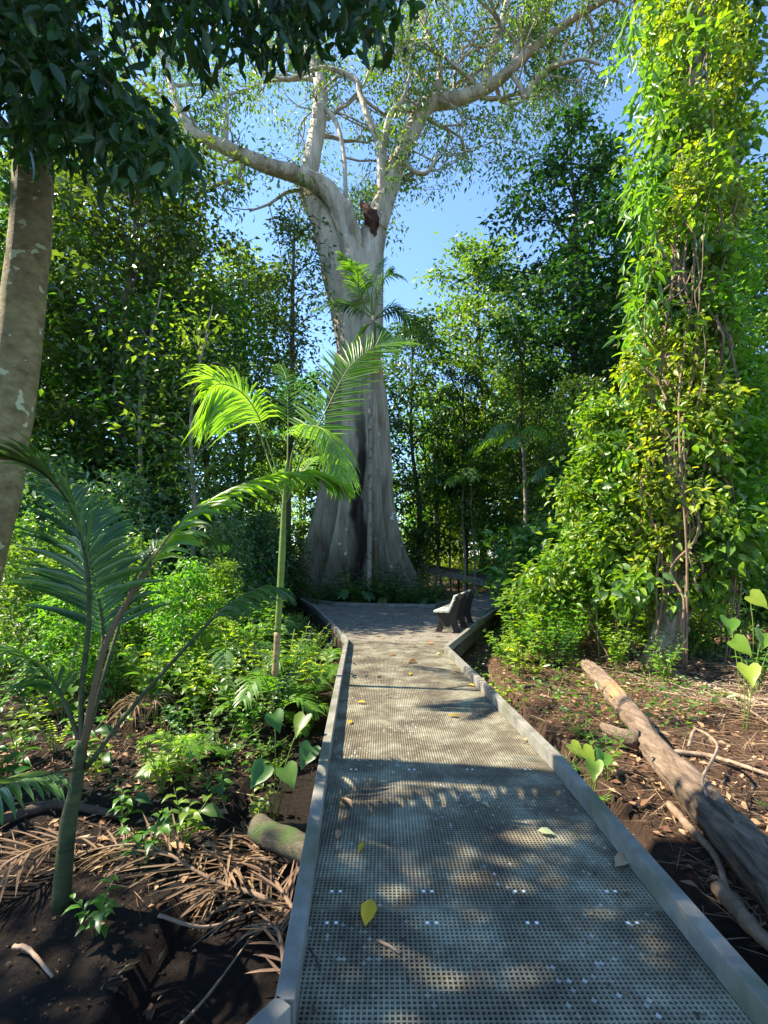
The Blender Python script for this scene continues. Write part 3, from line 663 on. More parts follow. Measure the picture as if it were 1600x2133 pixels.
# ------------------------------------------------------------------ near tree on the left with its overhanging crown
def near_tree():
    o = Vector((-3.25, 4.2, -.45))
    t = thing('near_tree', 'lichen spotted brown trunk at the left edge, its dark leaves overhanging the path', 'tree', o)
    mb = MB()
    pts = spline([Vector((-3.55,4.2,-.5))-o, P(-72,1300,4.2)-o, P(0,1000,4.2)-o, P(42,700,4.2)-o, P(70,330,4.2)-o, Vector((-3.5,4.1,7.5))-o, Vector((-3.7,3.8,10))-o], 40)
    mb.tube(pts, interp([.21,.19,.175,.17,.165,.14,.07], 40), 24, .1, seed=4)
    rng = random.Random(9); nr = np.random.default_rng(9)
    hubs = []
    for (bx_, by_, bz_) in [(-6.5,3.4,7.2),(-5.6,1.5,7.8),(-5.0,5.0,8.5),(-2.4,2.4,8.0),(-1.2,3.4,8.6),(-6.8,.2,8),(-4,-1,8.5),(.4,3.9,8.2),(-7.8,2.5,6.5),(-3.2,.5,9),(-1.2,4.2,7.2),(-2.4,4.4,6.4),(-3.9,4.4,6.2),(-3.6,3.6,5.8)]:
        e = Vector((bx_, by_, bz_)); st = pts[26+rng.randint(0, 8)]+o
        b = spline([st, st.lerp(e, .5)+Vector((0,0,.4)), e], 12)
        mb.tube([q-o for q in b], interp([.06,.012], 12), 6, .1); hubs += b[5:]
    mb.build('trunk', M['nearbark'], t, True)
    lb = LB(19)
    cs = []
    for h in hubs: cs += [np.array(h)+nr.normal(size=3)*np.array([.8,.8,.4]) for _ in range(5)]
    for c in [(-7.6,3.4,5.6),(-6.8,2.6,5.2),(-8.2,2.6,6.4),(-7.2,4.1,5.9),(-6.2,4.2,5.4),(-8.6,3.6,6.8),(-5.6,3.0,4.6),(-4.6,3.2,5.6),(-5.6,2.4,5.4),(-6.6,1.6,5.6),(-5,1,6),(-6,3.6,6),(-4.4,2,6.4),(-5.4,.2,6.2),(-4,0,6.6),(-6.4,2.8,7),(-3.6,3.2,6.8)]:  # unseen leaf clumps added on the sun side to shade the near ground
        cs += [np.array(c)+nr.normal(size=3)*np.array([.8,.7,.5]) for _ in range(22)]
    cs = [c for c in cs if not (c[1] > 1.0 and (c[2]-CAMH)/c[1] < 1.42)]
    lb.scatter(np.array(cs)-np.array(o), 20, (.26,.26,.2), .19, .085, T_MID, hang=.7, up=.6, droop=.15)
    # the spray that droops into view
    reg = []
    def inside(x, y):
        if x < 0 or y < -40: return y < 260 and x > -80
        return (y < 300-0*x and x < 150) or (x < 400 and y < 95+.95*x and y > -2.0*0 and y < 440-.2*x and not (x > 210+.30*y and y < 150+(x-210)*1.25 and x > 215 and y < 190))
    k = 0
    while k < 290:
        x = rng.uniform(-60, 400); y = rng.uniform(-60, 420)
        if inside(x, y) and not (x > 150 and y < (x-150)*1.4): reg.append(P(x, y, rng.uniform(3.0, 4.1))); k += 1
    for x0, x1, ya, n, Y0 in [(255,430,110,40,3.4),(380,620,115,95,3.2),(600,800,95,75,3.3),(760,860,30,12,3.4)]:
        for _ in range(n):
            x = rng.uniform(x0, x1); y = rng.uniform(-90, ya*(.45+.55*rng.random()))
            if 230 < x < 300 and y > 60: continue
            reg.append(P(x, y, Y0+rng.uniform(-.2, .9)))
    R = np.array([tuple(v) for v in reg])-np.array(o)
    lb.scatter(R, 8, (.12,.12,.11), .135, .056, T_MID, hang=1.1, up=.35, droop=.1, out=.15)
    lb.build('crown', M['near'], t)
near_tree()

# ------------------------------------------------------------------ palms
def palm_frond(name, parent, o, path, n, Lm, W, mat, stemmat, rr=(.012,.003), seed=0, **kw):
    lb = LB(seed); pth = [Vector(p)-o for p in path]
    lb.frond(pth, n, Lm, W, **kw)
    f = lb.build(name, mat, parent)
    MB().tube(spline(pth, 28), interp(rr, 28), 6).build('rachis', stemmat, f, True)
    return f
def slender_palm():
    b = Vector((-1.42, 6.2, gz(-1.42, 6.2)))
    t = thing('slender_palm', 'slender young palm with green ringed stem in front of the giant tree', 'palm', b)
    Y = 6.2
    mb = MB(); pts = spline([b, P(573,1400,Y), P(580,1290,Y), P(588,1150,Y), P(592,1050,Y), P(598,960,Y)], 60)
    rad = interp([.045,.042,.04,.046,.031,.014], 60)
    for i in range(4, 30, 4): rad[i] *= 1.08
    mb2 = MB(); mb2.tube([q-b for q in pts[:22]], rad[:22], 14); mb2.build('stem', M['ringed'], t, True)
    mb.tube([q-b for q in pts[21:]], rad[21:], 14); mb.build('crownshaft', M['green_stem'], t, True)
    q = lambda x, y, d=0: P(x, y, Y+d)
    PF = lambda path, n, L, W, s, mat='palm', rr=(.013,.003), **k: palm_frond('frond', t, b, path, n, L, W, M[mat], M['green_stem'], rr, s, **k)
    # left fan-like arching frond, its leaflets hanging
    PF([q(597,1040), q(560,930), q(535,860,-.1), q(500,815,-.25), q(455,800,-.5), q(425,830,-.75)], 56, .80, .03, 1, t0=.34, ang=78, vee=-.15, droop=.45, side=(.25,.35,.9), rbase=.85)
    PF([q(597,1040), q(640,930), q(672,870,.1), q(712,790,.2), q(738,755,.3), (q(790,718,.4)), q(858,712,.5)], 50, .62, .036, 2, t0=.2, ang=70, vee=.05, droop=.12, side=(.9,-.25,-.3), rbase=.5)
    PF([q(597,1040), q(610,940), q(640,890,-.3), q(680,900,-.6), q(705,950,-.8), q(712,1000,-.9)], 44, .52, .028, 3, t0=.28, ang=62, vee=.0, droop=.5, rbase=.75)
    PF([q(597,1045), q(600,900,.2), q(598,800,.5), q(585,760,.8)], 30, .4, .026, 4, t0=.4, ang=60, vee=.1, droop=.3, rbase=.4)
    PF([q(595,1050), q(560,960,.2), q(530,880,.5), q(480,860,1.0), q(450,900,1.4)], 30, .42, .026, 5, t0=.4, ang=60, vee=.1, droop=.5, rbase=.4)
    PF([q(597,1045), q(625,985,.3), q(668,950,.7), q(715,965,1.1)], 26, .36, .024, 6, t0=.3, ang=60, vee=.1, droop=.4, rbase=.5)
slender_palm()
def near_palm():
    b = Vector((-1.85, 2.95, gz(-1.85, 2.95)-.02)); Y = 2.95
    t = thing('foreground_palm', 'young palm with thick dark green stem and arching fronds in the left foreground', 'palm', b)
    q = lambda x, y, d=0: P(x, y, Y+d)
    MB().tube([v-b for v in spline([b, q(142,1720), q(158,1640), q(172,1540)], 20)], interp([.05,.043,.036,.03], 20), 14, .05).build('stem', M['dark_stem'], t, True)
    S = [([q(172,1570), q(195,1440), q(225,1330,.05), q(285,1220,.1), q(345,1130,.2), q(400,1070,.3), q(480,1020,.45), (q(580,988,.6)), q(660,988,.7), q(715,1010,.8)], 50, .48, .046, dict(t0=.38, ang=62, vee=-.05, droop=.35, rbase=.7), (.024,.004)),
         ([q(172,1570), q(170,1440), q(185,1300), q(180,1170,-.05), q(150,1060,-.1), q(90,985,-.2), q(10,950,-.35), q(-60,950,-.5)], 48, .6, .036, dict(t0=.34, ang=66, vee=.05, droop=.25, rbase=.3), (.02,.004)),
         ([q(172,1570), q(195,1430,.1), q(215,1320,.2), q(190,1180,.3), q(165,1060,.4), q(70,960,.5)], 44, .56, .034, dict(t0=.4, ang=64, vee=.1, droop=.2, rbase=.25), (.016,.003)),
         ([q(180,1600), q(270,1480,.05), q(400,1335,.1), q(470,1265,.15), q(540,1225,.2), q(585,1225,.25)], 24, .36, .036, dict(t0=.5, ang=66, vee=-.1, droop=.4, rbase=.25), (.016,.004)),
         ([q(172,1570), q(150,1500), q(110,1420), q(50,1370,-.1), q(-40,1340,-.2)], 26, .42, .03, dict(t0=.4, ang=60, vee=.1, droop=.35, rbase=.3), (.018,.004)),
         ([q(172,1570), q(240,1330,.3), q(300,1170,.5), q(380,1110,.8), q(470,1130,1.1)], 30, .4, .028, dict(t0=.5, ang=60, vee=.05, droop=.4, rbase=.35), (.016,.003)),
         ([q(165,1600), q(80,1620,-.3), q(0,1640,-.6), q(-60,1690,-.8)], 22, .35, .03, dict(t0=.2, ang=58, vee=.1, droop=.3, rbase=.6), (.012,.003))]
    for i, (pth, n, L, W, kw, rr) in enumerate(S):
        palm_frond('frond', t, b, pth, n, L, W, M['palm' if i == 0 else 'palmd'], M['brown_stem' if i in (0,) else 'dark_stem'], rr, 30+i, **kw)
near_palm()
def tall_palm():
    b = Vector((-.55, 17.6, gz(-.55, 17.6))); Y = 17.6
    t = thing('tall_palm', 'tall thin palm with hanging flower strands standing against the giant trunk', 'palm', b)
    q = lambda x, y, d=0: P(x, y, Y+d)
    MB().tube([v-b for v in spline([b, q(771,1000), q(772,860), q(778,740), q(778,660)], 30)], interp([.1,.085,.08,.075,.09], 30), 10).build('stem', M['barkp'], t, True)
    fr = [([q(778,660), q(760,600), q(730,555), q(708,535)], 1.0), ([q(778,660), q(790,600), q(812,570), q(835,575,-.4)], .9), ([q(778,665), q(740,640), q(700,632), q(650,648,-.4)], .8),
          ([q(778,665), q(815,640), q(838,660), q(842,700)], .8), ([q(778,670), q(755,690), q(735,730), q(725,760)], .6), ([q(778,660), q(750,620), q(745,570,-.6), q(725,545,-1.2)], 1.0),
          ([q(778,665), q(830,650,.3), q(870,680,.6), q(900,720,.8)], .8), ([q(778,665), q(775,610,.4), q(790,560,.8), q(800,540,1)], .8), ([q(778,665), q(800,690,-.4), q(810,730,-.6)], .6)]
    for i, (pth, L) in enumerate(fr):
        palm_frond('frond', t, b, pth, 34, L, .05, M['palm' if i in (0,5,4) else 'palmd'], M['green_stem'], (.03,.006), 50+i, t0=.15, ang=62, vee=.1, droop=.35, rbase=.6)
    for i, (x, y) in enumerate([(765,728),(775,735),(782,745),(790,752),(772,718),(792,765),(760,740)]):
        lb = LB(60+i); c = q(x, y, -.3)-b; lb.scatter(np.array([tuple(c), tuple(c-Vector((0,0,.25)))]), 34, (.09,.09,.15), .28, .018, T_LO, hang=2.0, up=.1, out=.0)
        lb.build('flower_strand', M['flower'], t)
tall_palm()
def juvenile_palm(seed, n=6, L=.9, lab='', cat='palm', loc=(0,0,0), group=None, mat='palm', name='palm_seedling', nleaf=18, lw=.03, ll=.32):
    t = thing(name, lab, cat, loc, 0, group); r = random.Random(seed)
    for i in range(n):
        a = i*2.4+r.random()*.6; el = r.uniform(.5, 1.2); h = Vector((math.cos(a), math.sin(a), 0)); LL = L*r.uniform(.75, 1.1)
        pth = [Vector((0,0,0)), h*.18*LL+Vector((0,0,.45*LL*el)), h*.55*LL+Vector((0,0,.72*LL*el)), h*LL+Vector((0,0,.55*LL*el))]
        palm_frond('frond', t, Vector((0,0,0)), pth, nleaf, ll*L/.9, lw*L/.9, M[mat], M['green_stem'], (.008*L/.9,.002), seed*10+i, t0=.35, ang=60, vee=.1, droop=.3, rbase=r.uniform(.3,.8), tmpl=T_STRIP)
    return t

# ------------------------------------------------------------------ vine tower on the right
def vine_tower():
    b = Vector((5.0, 8.9, gz(5.0, 8.9)-.05))
    t = thing('vine_covered_tree', 'stout tree trunk smothered in sunlit vines at the right of the path', 'tree', b)
    ax = [Vector((5.0,8.9,-.35)), P(1405,1250,8.9), P(1400,1000,9.0), P(1405,700,9.3), P(1430,400,9.6), P(1450,150,9.8), P(1460,-60,10), P(1470,-260,10)]
    tp = spline(ax, 60)
    MB().tube([v-b for v in tp], interp([.36,.2,.19,.17,.16,.15,.12,.1], 60), 18, .2, seed=2).build('trunk', M['barkp'], t, True)
    v = thing('climbing_vine', 'mass of yellow green climbing vine hanging round the trunk at the right', 'vine', b)
    nr = np.random.default_rng(77); rng = random.Random(77)
    cs = []; zmin = .8
    for i in range(2700):
        k = int(8+51*rng.random()); p = tp[k]; h = p.z
        R = np.interp(h, [0.5,2,4,6,9,13,18], [1.0,1.3,1.05,.85,.95,1.15,1.3])
        a = rng.uniform(0, 2*math.pi); lump = .78+.75*noise.noise(Vector((math.cos(a)*1.1, math.sin(a)*1.1, h*.7)))+.3*noise.noise(Vector((math.cos(a)*3, math.sin(a)*3, h*1.9)))
        rr = R*lump*(.45+.62*rng.random()**.5)
        if rng.random() < .07: rr *= 1.35
        cs.append((p.x+rr*math.cos(a), p.y+rr*math.sin(a), h))
    cs = np.array(cs); keep = cs[:, 2] > zmin; cs = cs[keep]
    az = np.arctan2(cs[:, 1]-8.9-.05*cs[:, 2], cs[:, 0]-5.1)
    gap = (np.abs(az+1.45) < .34) & (nr.random(len(cs)) < .7)
    cs = cs[~gap]
    lb = LB(78)
    hole = np.array([noise.noise(Vector((c[0]*1.3, c[1]*1.3, c[2]*.8))) for c in cs]); cs = cs[hole < .2]
    pick = nr.random(len(cs)); kin = np.array([noise.noise(Vector((c[0]*.9+9, c[1]*.9, c[2]*.5))) for c in cs])+.35*(pick-.5)
    for nm, sel, n_, L_, W_, m_, tm in [('foliage', kin > .0, 26, .112, .058, 'vine', T_MID), ('foliage', (kin <= .0) & (kin > -.25), 17, .15, .08, 'bright', T_MID), ('foliage', kin <= -.25, 11, .2, .11, 'mid', T_MID)]:
        lb = LB(78+n_); lb.scatter(cs[sel]-np.array(b), n_, (.13,.13,.15), L_, W_, tm, hang=.5, up=.6, out=.5, droop=.1, lj=.5); lb.build(nm, M[m_], v)
    lb = LB(90); lb.scatter(cs[::7]-np.array(b), 4, (.15,.15,.25), .13, .05, T_LO, hang=1.0, up=.3); lb.build('dead_leaves', M['dryfrond'], v)
    mb = MB()
    for i in range(40):
        a = rng.uniform(-2.9, -.2) if i < 30 else rng.uniform(0, 6.28); R = rng.uniform(.3, .95); z1 = rng.uniform(3, 14); z0 = rng.choice([-.3, rng.uniform(.5, 6), rng.uniform(.5, 8)])
        ks = [int(np.interp(z, [q.z for q in tp], range(60))) for z in np.linspace(max(z0, 0), z1, 9)]
        pts = [tp[k]+Vector((math.cos(a)*R, math.sin(a)*R, 0))+Vector((rng.gauss(0,.13), rng.gauss(0,.12), 0)) for k in ks]
        pts[0].z = z0
        mb.tube([q-b for q in spline(pts, 34)], rng.uniform(.008,.024), 6)
    mb.build('liana', M['liana'], v, True)
    # pale big-leaved climber on the left side
    lb = LB(79); cs = []
    for i in range(60):
        y = rng.uniform(20, 900); x = np.interp(y, [0,400,900], [1330,1345,1330])+rng.gauss(0,16); cs.append(tuple(P(x, y, 8.9+rng.uniform(-.2,.2))-b))
    lb.scatter(np.array(cs), 7, (.14,.14,.2), .3, .07, T_MID, hang=1.2, up=.3, out=.3, droop=.15)
    o = lb.build('broad_foliage', M['palm'], v)
vine_tower()

# ------------------------------------------------------------------ understorey plants
rp = random.Random(41)
def seedling(seed, name, label, cat, group, mat, stems=4, h=.7, nl=9, L=.17, W=.075, tmpl=T_MID, lean=.45, smat='green_stem', pair=False, droop=.25, loc=(0,0,0)):
    r = random.Random(seed); t = thing(name, label, cat, loc, 0, group); mb = MB(); lb = LB(seed)
    pos = []; dd = []; nn = []; LL = []
    for s_ in range(stems):
        a = s_*2.4+r.random(); H = h*r.uniform(.65, 1.1); o = Vector((math.cos(a), math.sin(a), 0))
        pts = spline([o*.02, o*H*lean*.35+Vector((0,0,H*.5)), o*H*lean+Vector((0,0,H))], 14)
        mb.tube(pts, interp([.007,.003], 14), 5)
        for i in range(nl):
            f = .25+.75*(i+.5)/nl; k = min(int(f*13), 12); p = pts[k]; tg = (pts[k+1]-pts[k]).normalized()
            for sd in ((-1, 1) if pair else (1,)):
                if pair: side = tg.cross(Vector((0,0,1))).normalized()*sd; d = side+tg*.5+Vector((0,0,.1))
                else:
                    b_ = i*2.39+a; d = Vector((math.cos(b_), math.sin(b_), r.uniform(-.1,.5)))+tg*.4
                pos.append(p); dd.append(d); nn.append(Vector((r.gauss(0,.25), r.gauss(0,.25), 1))-d*.1); LL.append(L*r.uniform(.65,1.2)*(1 if f < .85 else .75))
    lb.leaves(pos, dd, nn, np.array(LL), np.array(LL)*W/L, tmpl, droop)
    mb.build('stem', M[smat], t); lb.build('foliage', M[mat], t)
    return t
def heart_plant(label, spots, z=None, mat='palm', group=None, L=.2, face=(0,-.55,.85)):
    b = Vector(spots[0]); b = Vector((b.x, b.y, gz(b.x, b.y))); t = thing('heart_leaf_plant', label, 'plant', b, 0, group)
    for i, p in enumerate(spots):
        p = Vector(p); r = random.Random(i); lb = LB(i)
        d = Vector((r.uniform(-.6,.6), -.6, -.45))
        lb.leaves([p-b-d.normalized()*L*.4], [d], [Vector(face)+Vector((r.gauss(0,.25), r.gauss(0,.2), 0))], np.array([L*r.uniform(.85,1.15)]), np.array([L*.95]), T_HEART, .1, rnd=np.array([r.uniform(.3,.9)]))
        lf = lb.build('leaf', M[mat], t)
        MB().tube([q-b for q in spline([b+Vector((r.uniform(-.05,.05), r.uniform(-.05,.05), 0)), b.lerp(p, .6)+Vector((0,0,.12)), p-d.normalized()*L*.4], 12)], .004, 5).build('petiole', M['green_stem'], t)
    return t
heart_plant('plant with five large dark heart shaped leaves beside the left edge board', [P(575,1500,4.0), P(540,1612,3.5), P(602,1615,3.5), P(628,1505,4.1), P(640,1572,3.55)], mat='mid', L=.16)
heart_plant('creeper with big bright round leaves at the right edge under the vine tower', [P(1545,1345,5.6), P(1590,1330,5.4), P(1580,1250,5.6), P(1562,1400,5.3), P(1520,1300,5.8)], mat='bright', L=.22, face=(-.3,-.8,.5))
heart_plant('low bright round leaved plant between the right edge board and the log', [P(1225,1572,4.1), P(1255,1582,4.0), P(1200,1562,4.2), P(1238,1600,3.95)], mat='bright', L=.14)
PL = {}
def plant(kind, x, y, s, group, label, rz=None):
    loc = (x, y, gz(x, y)-.01); rz = rp.uniform(0, 6.28) if rz is None else rz
    if kind not in PL:
        k = dict(broad=lambda: seedling(1, 'broadleaf_seedling', label, 'plant', group, 'mid', 5, .75, 10),
                 bright=lambda: seedling(2, 'broadleaf_seedling', label, 'plant', group, 'bright', 7, .8, 11, .15, .062),
                 pinnate=lambda: seedling(3, 'feathery_seedling', label, 'plant', group, 'bright', 7, .8, 16, .09, .04, T_LO, .8, 'green_stem', True),
                 cool=lambda: seedling(4, 'feathery_seedling', label, 'plant', group, 'cool', 8, .8, 15, .1, .04, T_LO, .8, 'dark_stem', True),
                 herb=lambda: seedling(5, 'low_herb', label, 'plant', group, 'bright', 12, .28, 7, .09, .05, T_LO, 1.3),
                 herbd=lambda: seedling(6, 'low_herb', label, 'plant', group, 'mid', 12, .32, 7, .11, .055, T_LO, 1.3),
                 palm=lambda: juvenile_palm(7, 6, .9, label, 'palm', loc, group),
                 palmd=lambda: juvenile_palm(8, 7, 1.0, label, 'palm', loc, group, 'palmd'),
                 wide=lambda: seedling(10, 'broadleaf_plant', label, 'plant', group, 'mid', 3, .55, 8, .24, .11, T_MID, .5, droop=.35),
                 tallb=lambda: seedling(9, 'leafy_shrub', label, 'shrub', group, 'bright', 13, 1.7, 17, .2, .085, T_MID, .42))[kind]
        o = k(); PL[kind] = o; o.location = loc; o.rotation_euler = (0,0,rz); o.scale = (s,)*3
        return o
    return copy_thing(PL[kind], loc, rz, s, label, group)
def lcurb(y): return kline(KL, y) if y < 8.8 else float(np.interp(y, [8.8, 11.1, 14.75, 17.9], [-.67, -1.2, -2.11, -3.1]))
def rcurb(y): return kline(KR, y) if y < 8.1 else float(np.interp(y, [8.1, 11.55, 16.8, 24], [1.03, 2.27, 4.32, 8.2]))
LL_ = 'leafy green plants on the left of the boardwalk'; RL_ = 'leafy green plants on the right of the boardwalk'; TL_ = 'dark plants round the foot of the giant tree'
LABS = dict(wide='drooping broad leaved plant', broad='broad leaved green plant', bright='sunlit yellow green leafy plant', pinnate='feathery light green plant', cool='feathery bluish green plant', herb='low bright herb', herbd='low dark herb', palm='small bright palm seedling', palmd='small dark palm seedling', tallb='tall bright leafy shrub')
n = 0
while n < 250:
    y = 3.3+10.7*rp.random()**.8; x = -1.0-8.5*rp.random()**1.2
    if x > lcurb(y)-.28 or x < -.86*y-1: continue
    if y < 4.2 and rp.random() < .6: continue
    if rp.random() < .3: x = lcurb(y)-.3-1.6*rp.random()
    if abs(x+1.85) < .3 and y < 3.6: continue
    k = rp.choice(['broad','wide','bright','pinnate','cool','wide','bright','herbd','broad','wide','pinnate','tallb' if y > 5.5 else 'wide','palm' if rp.random() < .5 else 'broad','palmd' if y > 5 else 'broad'])
    s = rp.uniform(.7, 1.15)*(1.15 if y > 5.5 else .8)*(1.25 if y > 9 and k not in ('palm','palmd') else 1)
    if x > lcurb(y)-.6: s *= .75
    if k == 'tallb': s *= rp.uniform(.4, .75)
    if y > 7.6 and x > lcurb(y)-1.5: s *= .5
    if k == 'wide' and y > 5: s *= 1.3
    plant(k, x, y, s, LL_, LABS[k]+' among the undergrowth left of the boardwalk'); n += 1
n = 0
while n < 120:
    y = 3.4+11.6*rp.random(); x = 1.5+6.5*rp.random()
    if x < rcurb(y)+.3 or x > .84*y+1: continue
    dx = x-(2.3+(y-3.06)*.215)                                     # the log
    if abs(dx) < .42 and y < 9: continue
    if y < 8.6 and rp.random() < .72: continue
    if y > 7.4 and x < rcurb(y)+.55: continue
    k = rp.choice(['bright','pinnate','broad','herb','pinnate','cool','herb','bright']) if y > 7.6 else rp.choice(['herb','herb','herbd','broad'])
    s = rp.uniform(.7, 1.2)*(1.0 if y > 7 else .55)
    plant(k, x, y, s, RL_, LABS[k]+' among the undergrowth right of the boardwalk'); n += 1
for x, y, s in [(-3.2,8.2,.62),(-4.1,8.8,.75),(-5.0,9.4,.8),(-5.6,8.2,.7),(-3.9,10.8,.75),(-4.8,11.2,.85),(-6.6,9.8,.85),(-3.4,6.9,.5),(-4.6,7.2,.55),(-2.4,7.4,.4)]:
    plant('tallb', x, y, s, LL_, LABS['tallb']+' left of the boardwalk')
for x, y, s in [(2.6,9.4,.85),(3.1,10.2,1.0),(3.4,9.0,.8),(3.9,10.4,1.1),(3.3,11.4,1.05),(4.3,9.6,.95),(4.0,8.4,.6),(4.6,11.2,1.2),(5.6,10.2,1.15)]:
    plant('tallb', x, y, s, RL_, LABS['tallb']+' between the platform and the vine tower')
for i in range(60):
    x = rp.uniform(-5.2, 4.2); y = rp.uniform(16.4, 19.6)
    if -2.9 < x < 1.9 and y < 16.9: y += .9
    if x > 2.0 and y > 16: x = rp.uniform(1.0, 2.2); y = max(17.6, y)
    if x < -3.0 and y < 17.5: y += 1.5
    if abs(x+.95)**2+((y-21))**2 < 2.2: continue
    k = rp.choice(['cool','cool','palmd','broad','herbd','cool']); plant(k, x, y, rp.uniform(.9, 1.5), TL_, LABS[k]+' in the shade at the foot of the giant tree')
for i in range(26):
    x = rp.uniform(2.8, 12); y = rp.uniform(19, 31)
    if abs(x-(2.5+(y-17.4)*.55)) < 2.6: continue
    plant('cool', x, y, rp.uniform(1.2, 2.2) if y > 26 else .7, TL_+' path', LABS['cool']+' beyond the path bend behind the bench')
for px_, py_, s_, w_ in [(300,1770,.62,'beside the foreground palm stem'),(385,1730,.7,'above the big dead frond'),(255,1680,.6,'between the foreground palm and the sunlit soil'),(450,1640,.62,'left of the dark heart leaves'),(540,1570,.6,'near the left edge board above the heart leaves'),(330,1600,.75,'midway between the two palms'),(420,1545,.7,'in front of the slender palm'),(200,1900,.5,'on the dark soil below the dead frond')]:
    g_ = G(px_, py_+30, -.4); plant('wide', g_.x, g_.y, s_, None, 'plant with drooping broad leaves '+w_)
plant('palm', -1.0, 8.5, .9, None, 'bright palm seedling with one raised frond at the left corner of the platform', rz=.2)
plant('palm', -1.0, 6.0, .55, None, 'small yellow green palm shoot close against the left edge board', rz=2.2)

for i in range(16):
    x = -2.6+4.4*i/15+rp.uniform(-.1,.1); plant('cool' if i % 3 else 'broad', x, 17.2+rp.uniform(0,.8)+(.5 if x < -1.6 else 0), rp.uniform(1.5, 2.3), TL_, LABS['cool' if i % 3 else 'broad']+' in the shade at the foot of the giant tree')
for i, (x, y, s) in enumerate([(-3.0,7.3,.3),(-4.4,8.3,.36),(-5.6,9.4,.4),(-3.4,9.9,.3),(-6.6,8.8,.42),(-3.8,11.4,.45),(-4.0,6.4,.27),(-5.4,7.3,.33)]):
    put2('small', x, y, s, 'low leafy young tree among the sunlit plants on the left', 'small understorey trees', leafm=['bright','mid','cool'][i % 3])
for i, (x, y, s) in enumerate([(-1.95,6.6,.6),(-4.4,6.4,.55),(-2.7,5.6,.5)]):
    if i == 0:
        bp_ = thing('brown_frond_clump', 'clump of withered brown fronds', 'dead frond', (x, y, gz(x, y)), 0, 'withered clumps in the undergrowth'); bp_.scale = (s,)*3
        for j in range(9):
            a = j*2.4; h = Vector((math.cos(a), math.sin(a), 0))
            palm_frond('frond', bp_, Vector((0,0,0)), [Vector((0,0,.1)), h*.25+Vector((0,0,.75)), h*.6+Vector((0,0,.7)), h*.85+Vector((0,0,.15))], 14, .4, .02, M['dryfrond'], M['liana'], (.008,.003), 800+j, t0=.2, ang=55, vee=0, droop=.5, rbase=.55, tmpl=T_STRIP, jit=.4, skip=.25)
    else: copy_thing(bp_, (x, y, gz(x, y)), rp.uniform(0, 6), s)
    (bp_ if i == 0 else [o for o in scene.objects if o.name.startswith('brown_frond_clump')][-1])['label'] = ['nearest','second','third','fourth','fifth','sixth','seventh'][i]+' clump of withered brown fronds among the plants on the left'
# slender forest palms
def forest_palm():
    t = thing('forest_palm', 'palm', 'palm', (0,0,0), 0, 'forest palms behind the platform')
    MB().tube(spline([(0,0,-.3),(.05,0,2),(-.05,0,4),(0,0,6)], 20), .07, 8).build('stem', M['barkp'], t, True)
    for i in range(9):
        a = i*2.4; h = Vector((math.cos(a), math.sin(a), 0)); el = 1.0-.13*i
        palm_frond('frond', t, Vector((0,0,0)), [Vector((0,0,5.9)), Vector((0,0,6.1))+h*.7+Vector((0,0,.5*el)), Vector((0,0,6))+h*1.5+Vector((0,0,.55*el)), Vector((0,0,5.5))+h*2.3+Vector((0,0,.4*el))], 26, .75, .05, M['palm' if i % 2 else 'palmd'], M['green_stem'], (.02,.005), 700+i, t0=.2, ang=62, vee=.05, droop=.5, rbase=.6, tmpl=T_STRIP)
    return t
fp = forest_palm(); first = True
for x, y, s_, lab in [(3.9,23.5,.95,'palm with dark drooping fronds in the bright gap right of the giant tree'),(7.0,18.8,.8,'palm with one sunlit pale frond left of the vine tower'),(6.2,21,1.15,'taller palm among the trees behind the bench'),(2.2,28,1.0,'distant palm nearest the giant trunk on its right'),(5.0,30,1.0,'small far palm in the middle of the bright gap'),(-7.8,14.6,.55,'short palm in the dark undergrowth at the left'),(-5.5,16.2,.5,'short palm left of the giant tree foot')]:
    if first: fp.location = (x, y, gz(x, y)); fp.scale = (s_,)*3; fp['label'] = lab; first = False
    else: copy_thing(fp, (x, y, gz(x, y)), rp.uniform(0,6), s_, lab, fp['group'])
# shrubs at the foot of the forest wall
for i in range(34):
    x = -13+24.5*rp.random(); y = rp.uniform(12.5, 19)
    if lcurb(y)-1.6 < x < rcurb(y)+1.2 or (x-2 > .85*y): continue
    put2('shrub', x, y, rp.uniform(.8, 1.35), 'glossy leaved shrub at the foot of the forest wall', 'shrubs along the forest wall', leafm=rp.choice(['cool','mid','mid']))

# ------------------------------------------------------------------ vine thickets beside the tower
def thicket(name, label, centres, nl, mat, seed, L=.13, W=.064, sp=(.2,.2,.18), stems=()):
    b = Vector(centres[0][:3]); b.z = gz(b.x, b.y); t = thing(name, label, 'vine', b)
    rng = random.Random(seed); cs = []
    for c, rad, n_ in [(Vector(c[:3]), c[3], c[4]) for c in centres]:
        for _ in range(n_):
            v = Vector((rng.gauss(0,1), rng.gauss(0,1), rng.gauss(0,1))).normalized()*rad*rng.uniform(.5,1.05); v.z *= .9
            q = c+v
            if q.z > gz(q.x, q.y)+.1: cs.append(tuple(q-b))
    lb = LB(seed); lb.scatter(np.array(cs), nl, sp, L, W, T_MID, hang=.4, up=.7, out=.4); lb.build('foliage', M[mat], t)
    mb = MB()
    for i in range(22):
        c = rng.choice(cs); p1 = Vector(c); p0 = Vector((p1.x*rng.uniform(.6,1)+rng.gauss(0,.2), p1.y+rng.gauss(0,.3), 0))
        mb.tube(spline([p0, p0.lerp(p1,.5)+Vector((rng.gauss(0,.15), rng.gauss(0,.15), 0)), p1], 14), .012, 5)
    mb.build('liana', M['liana'], t, True)
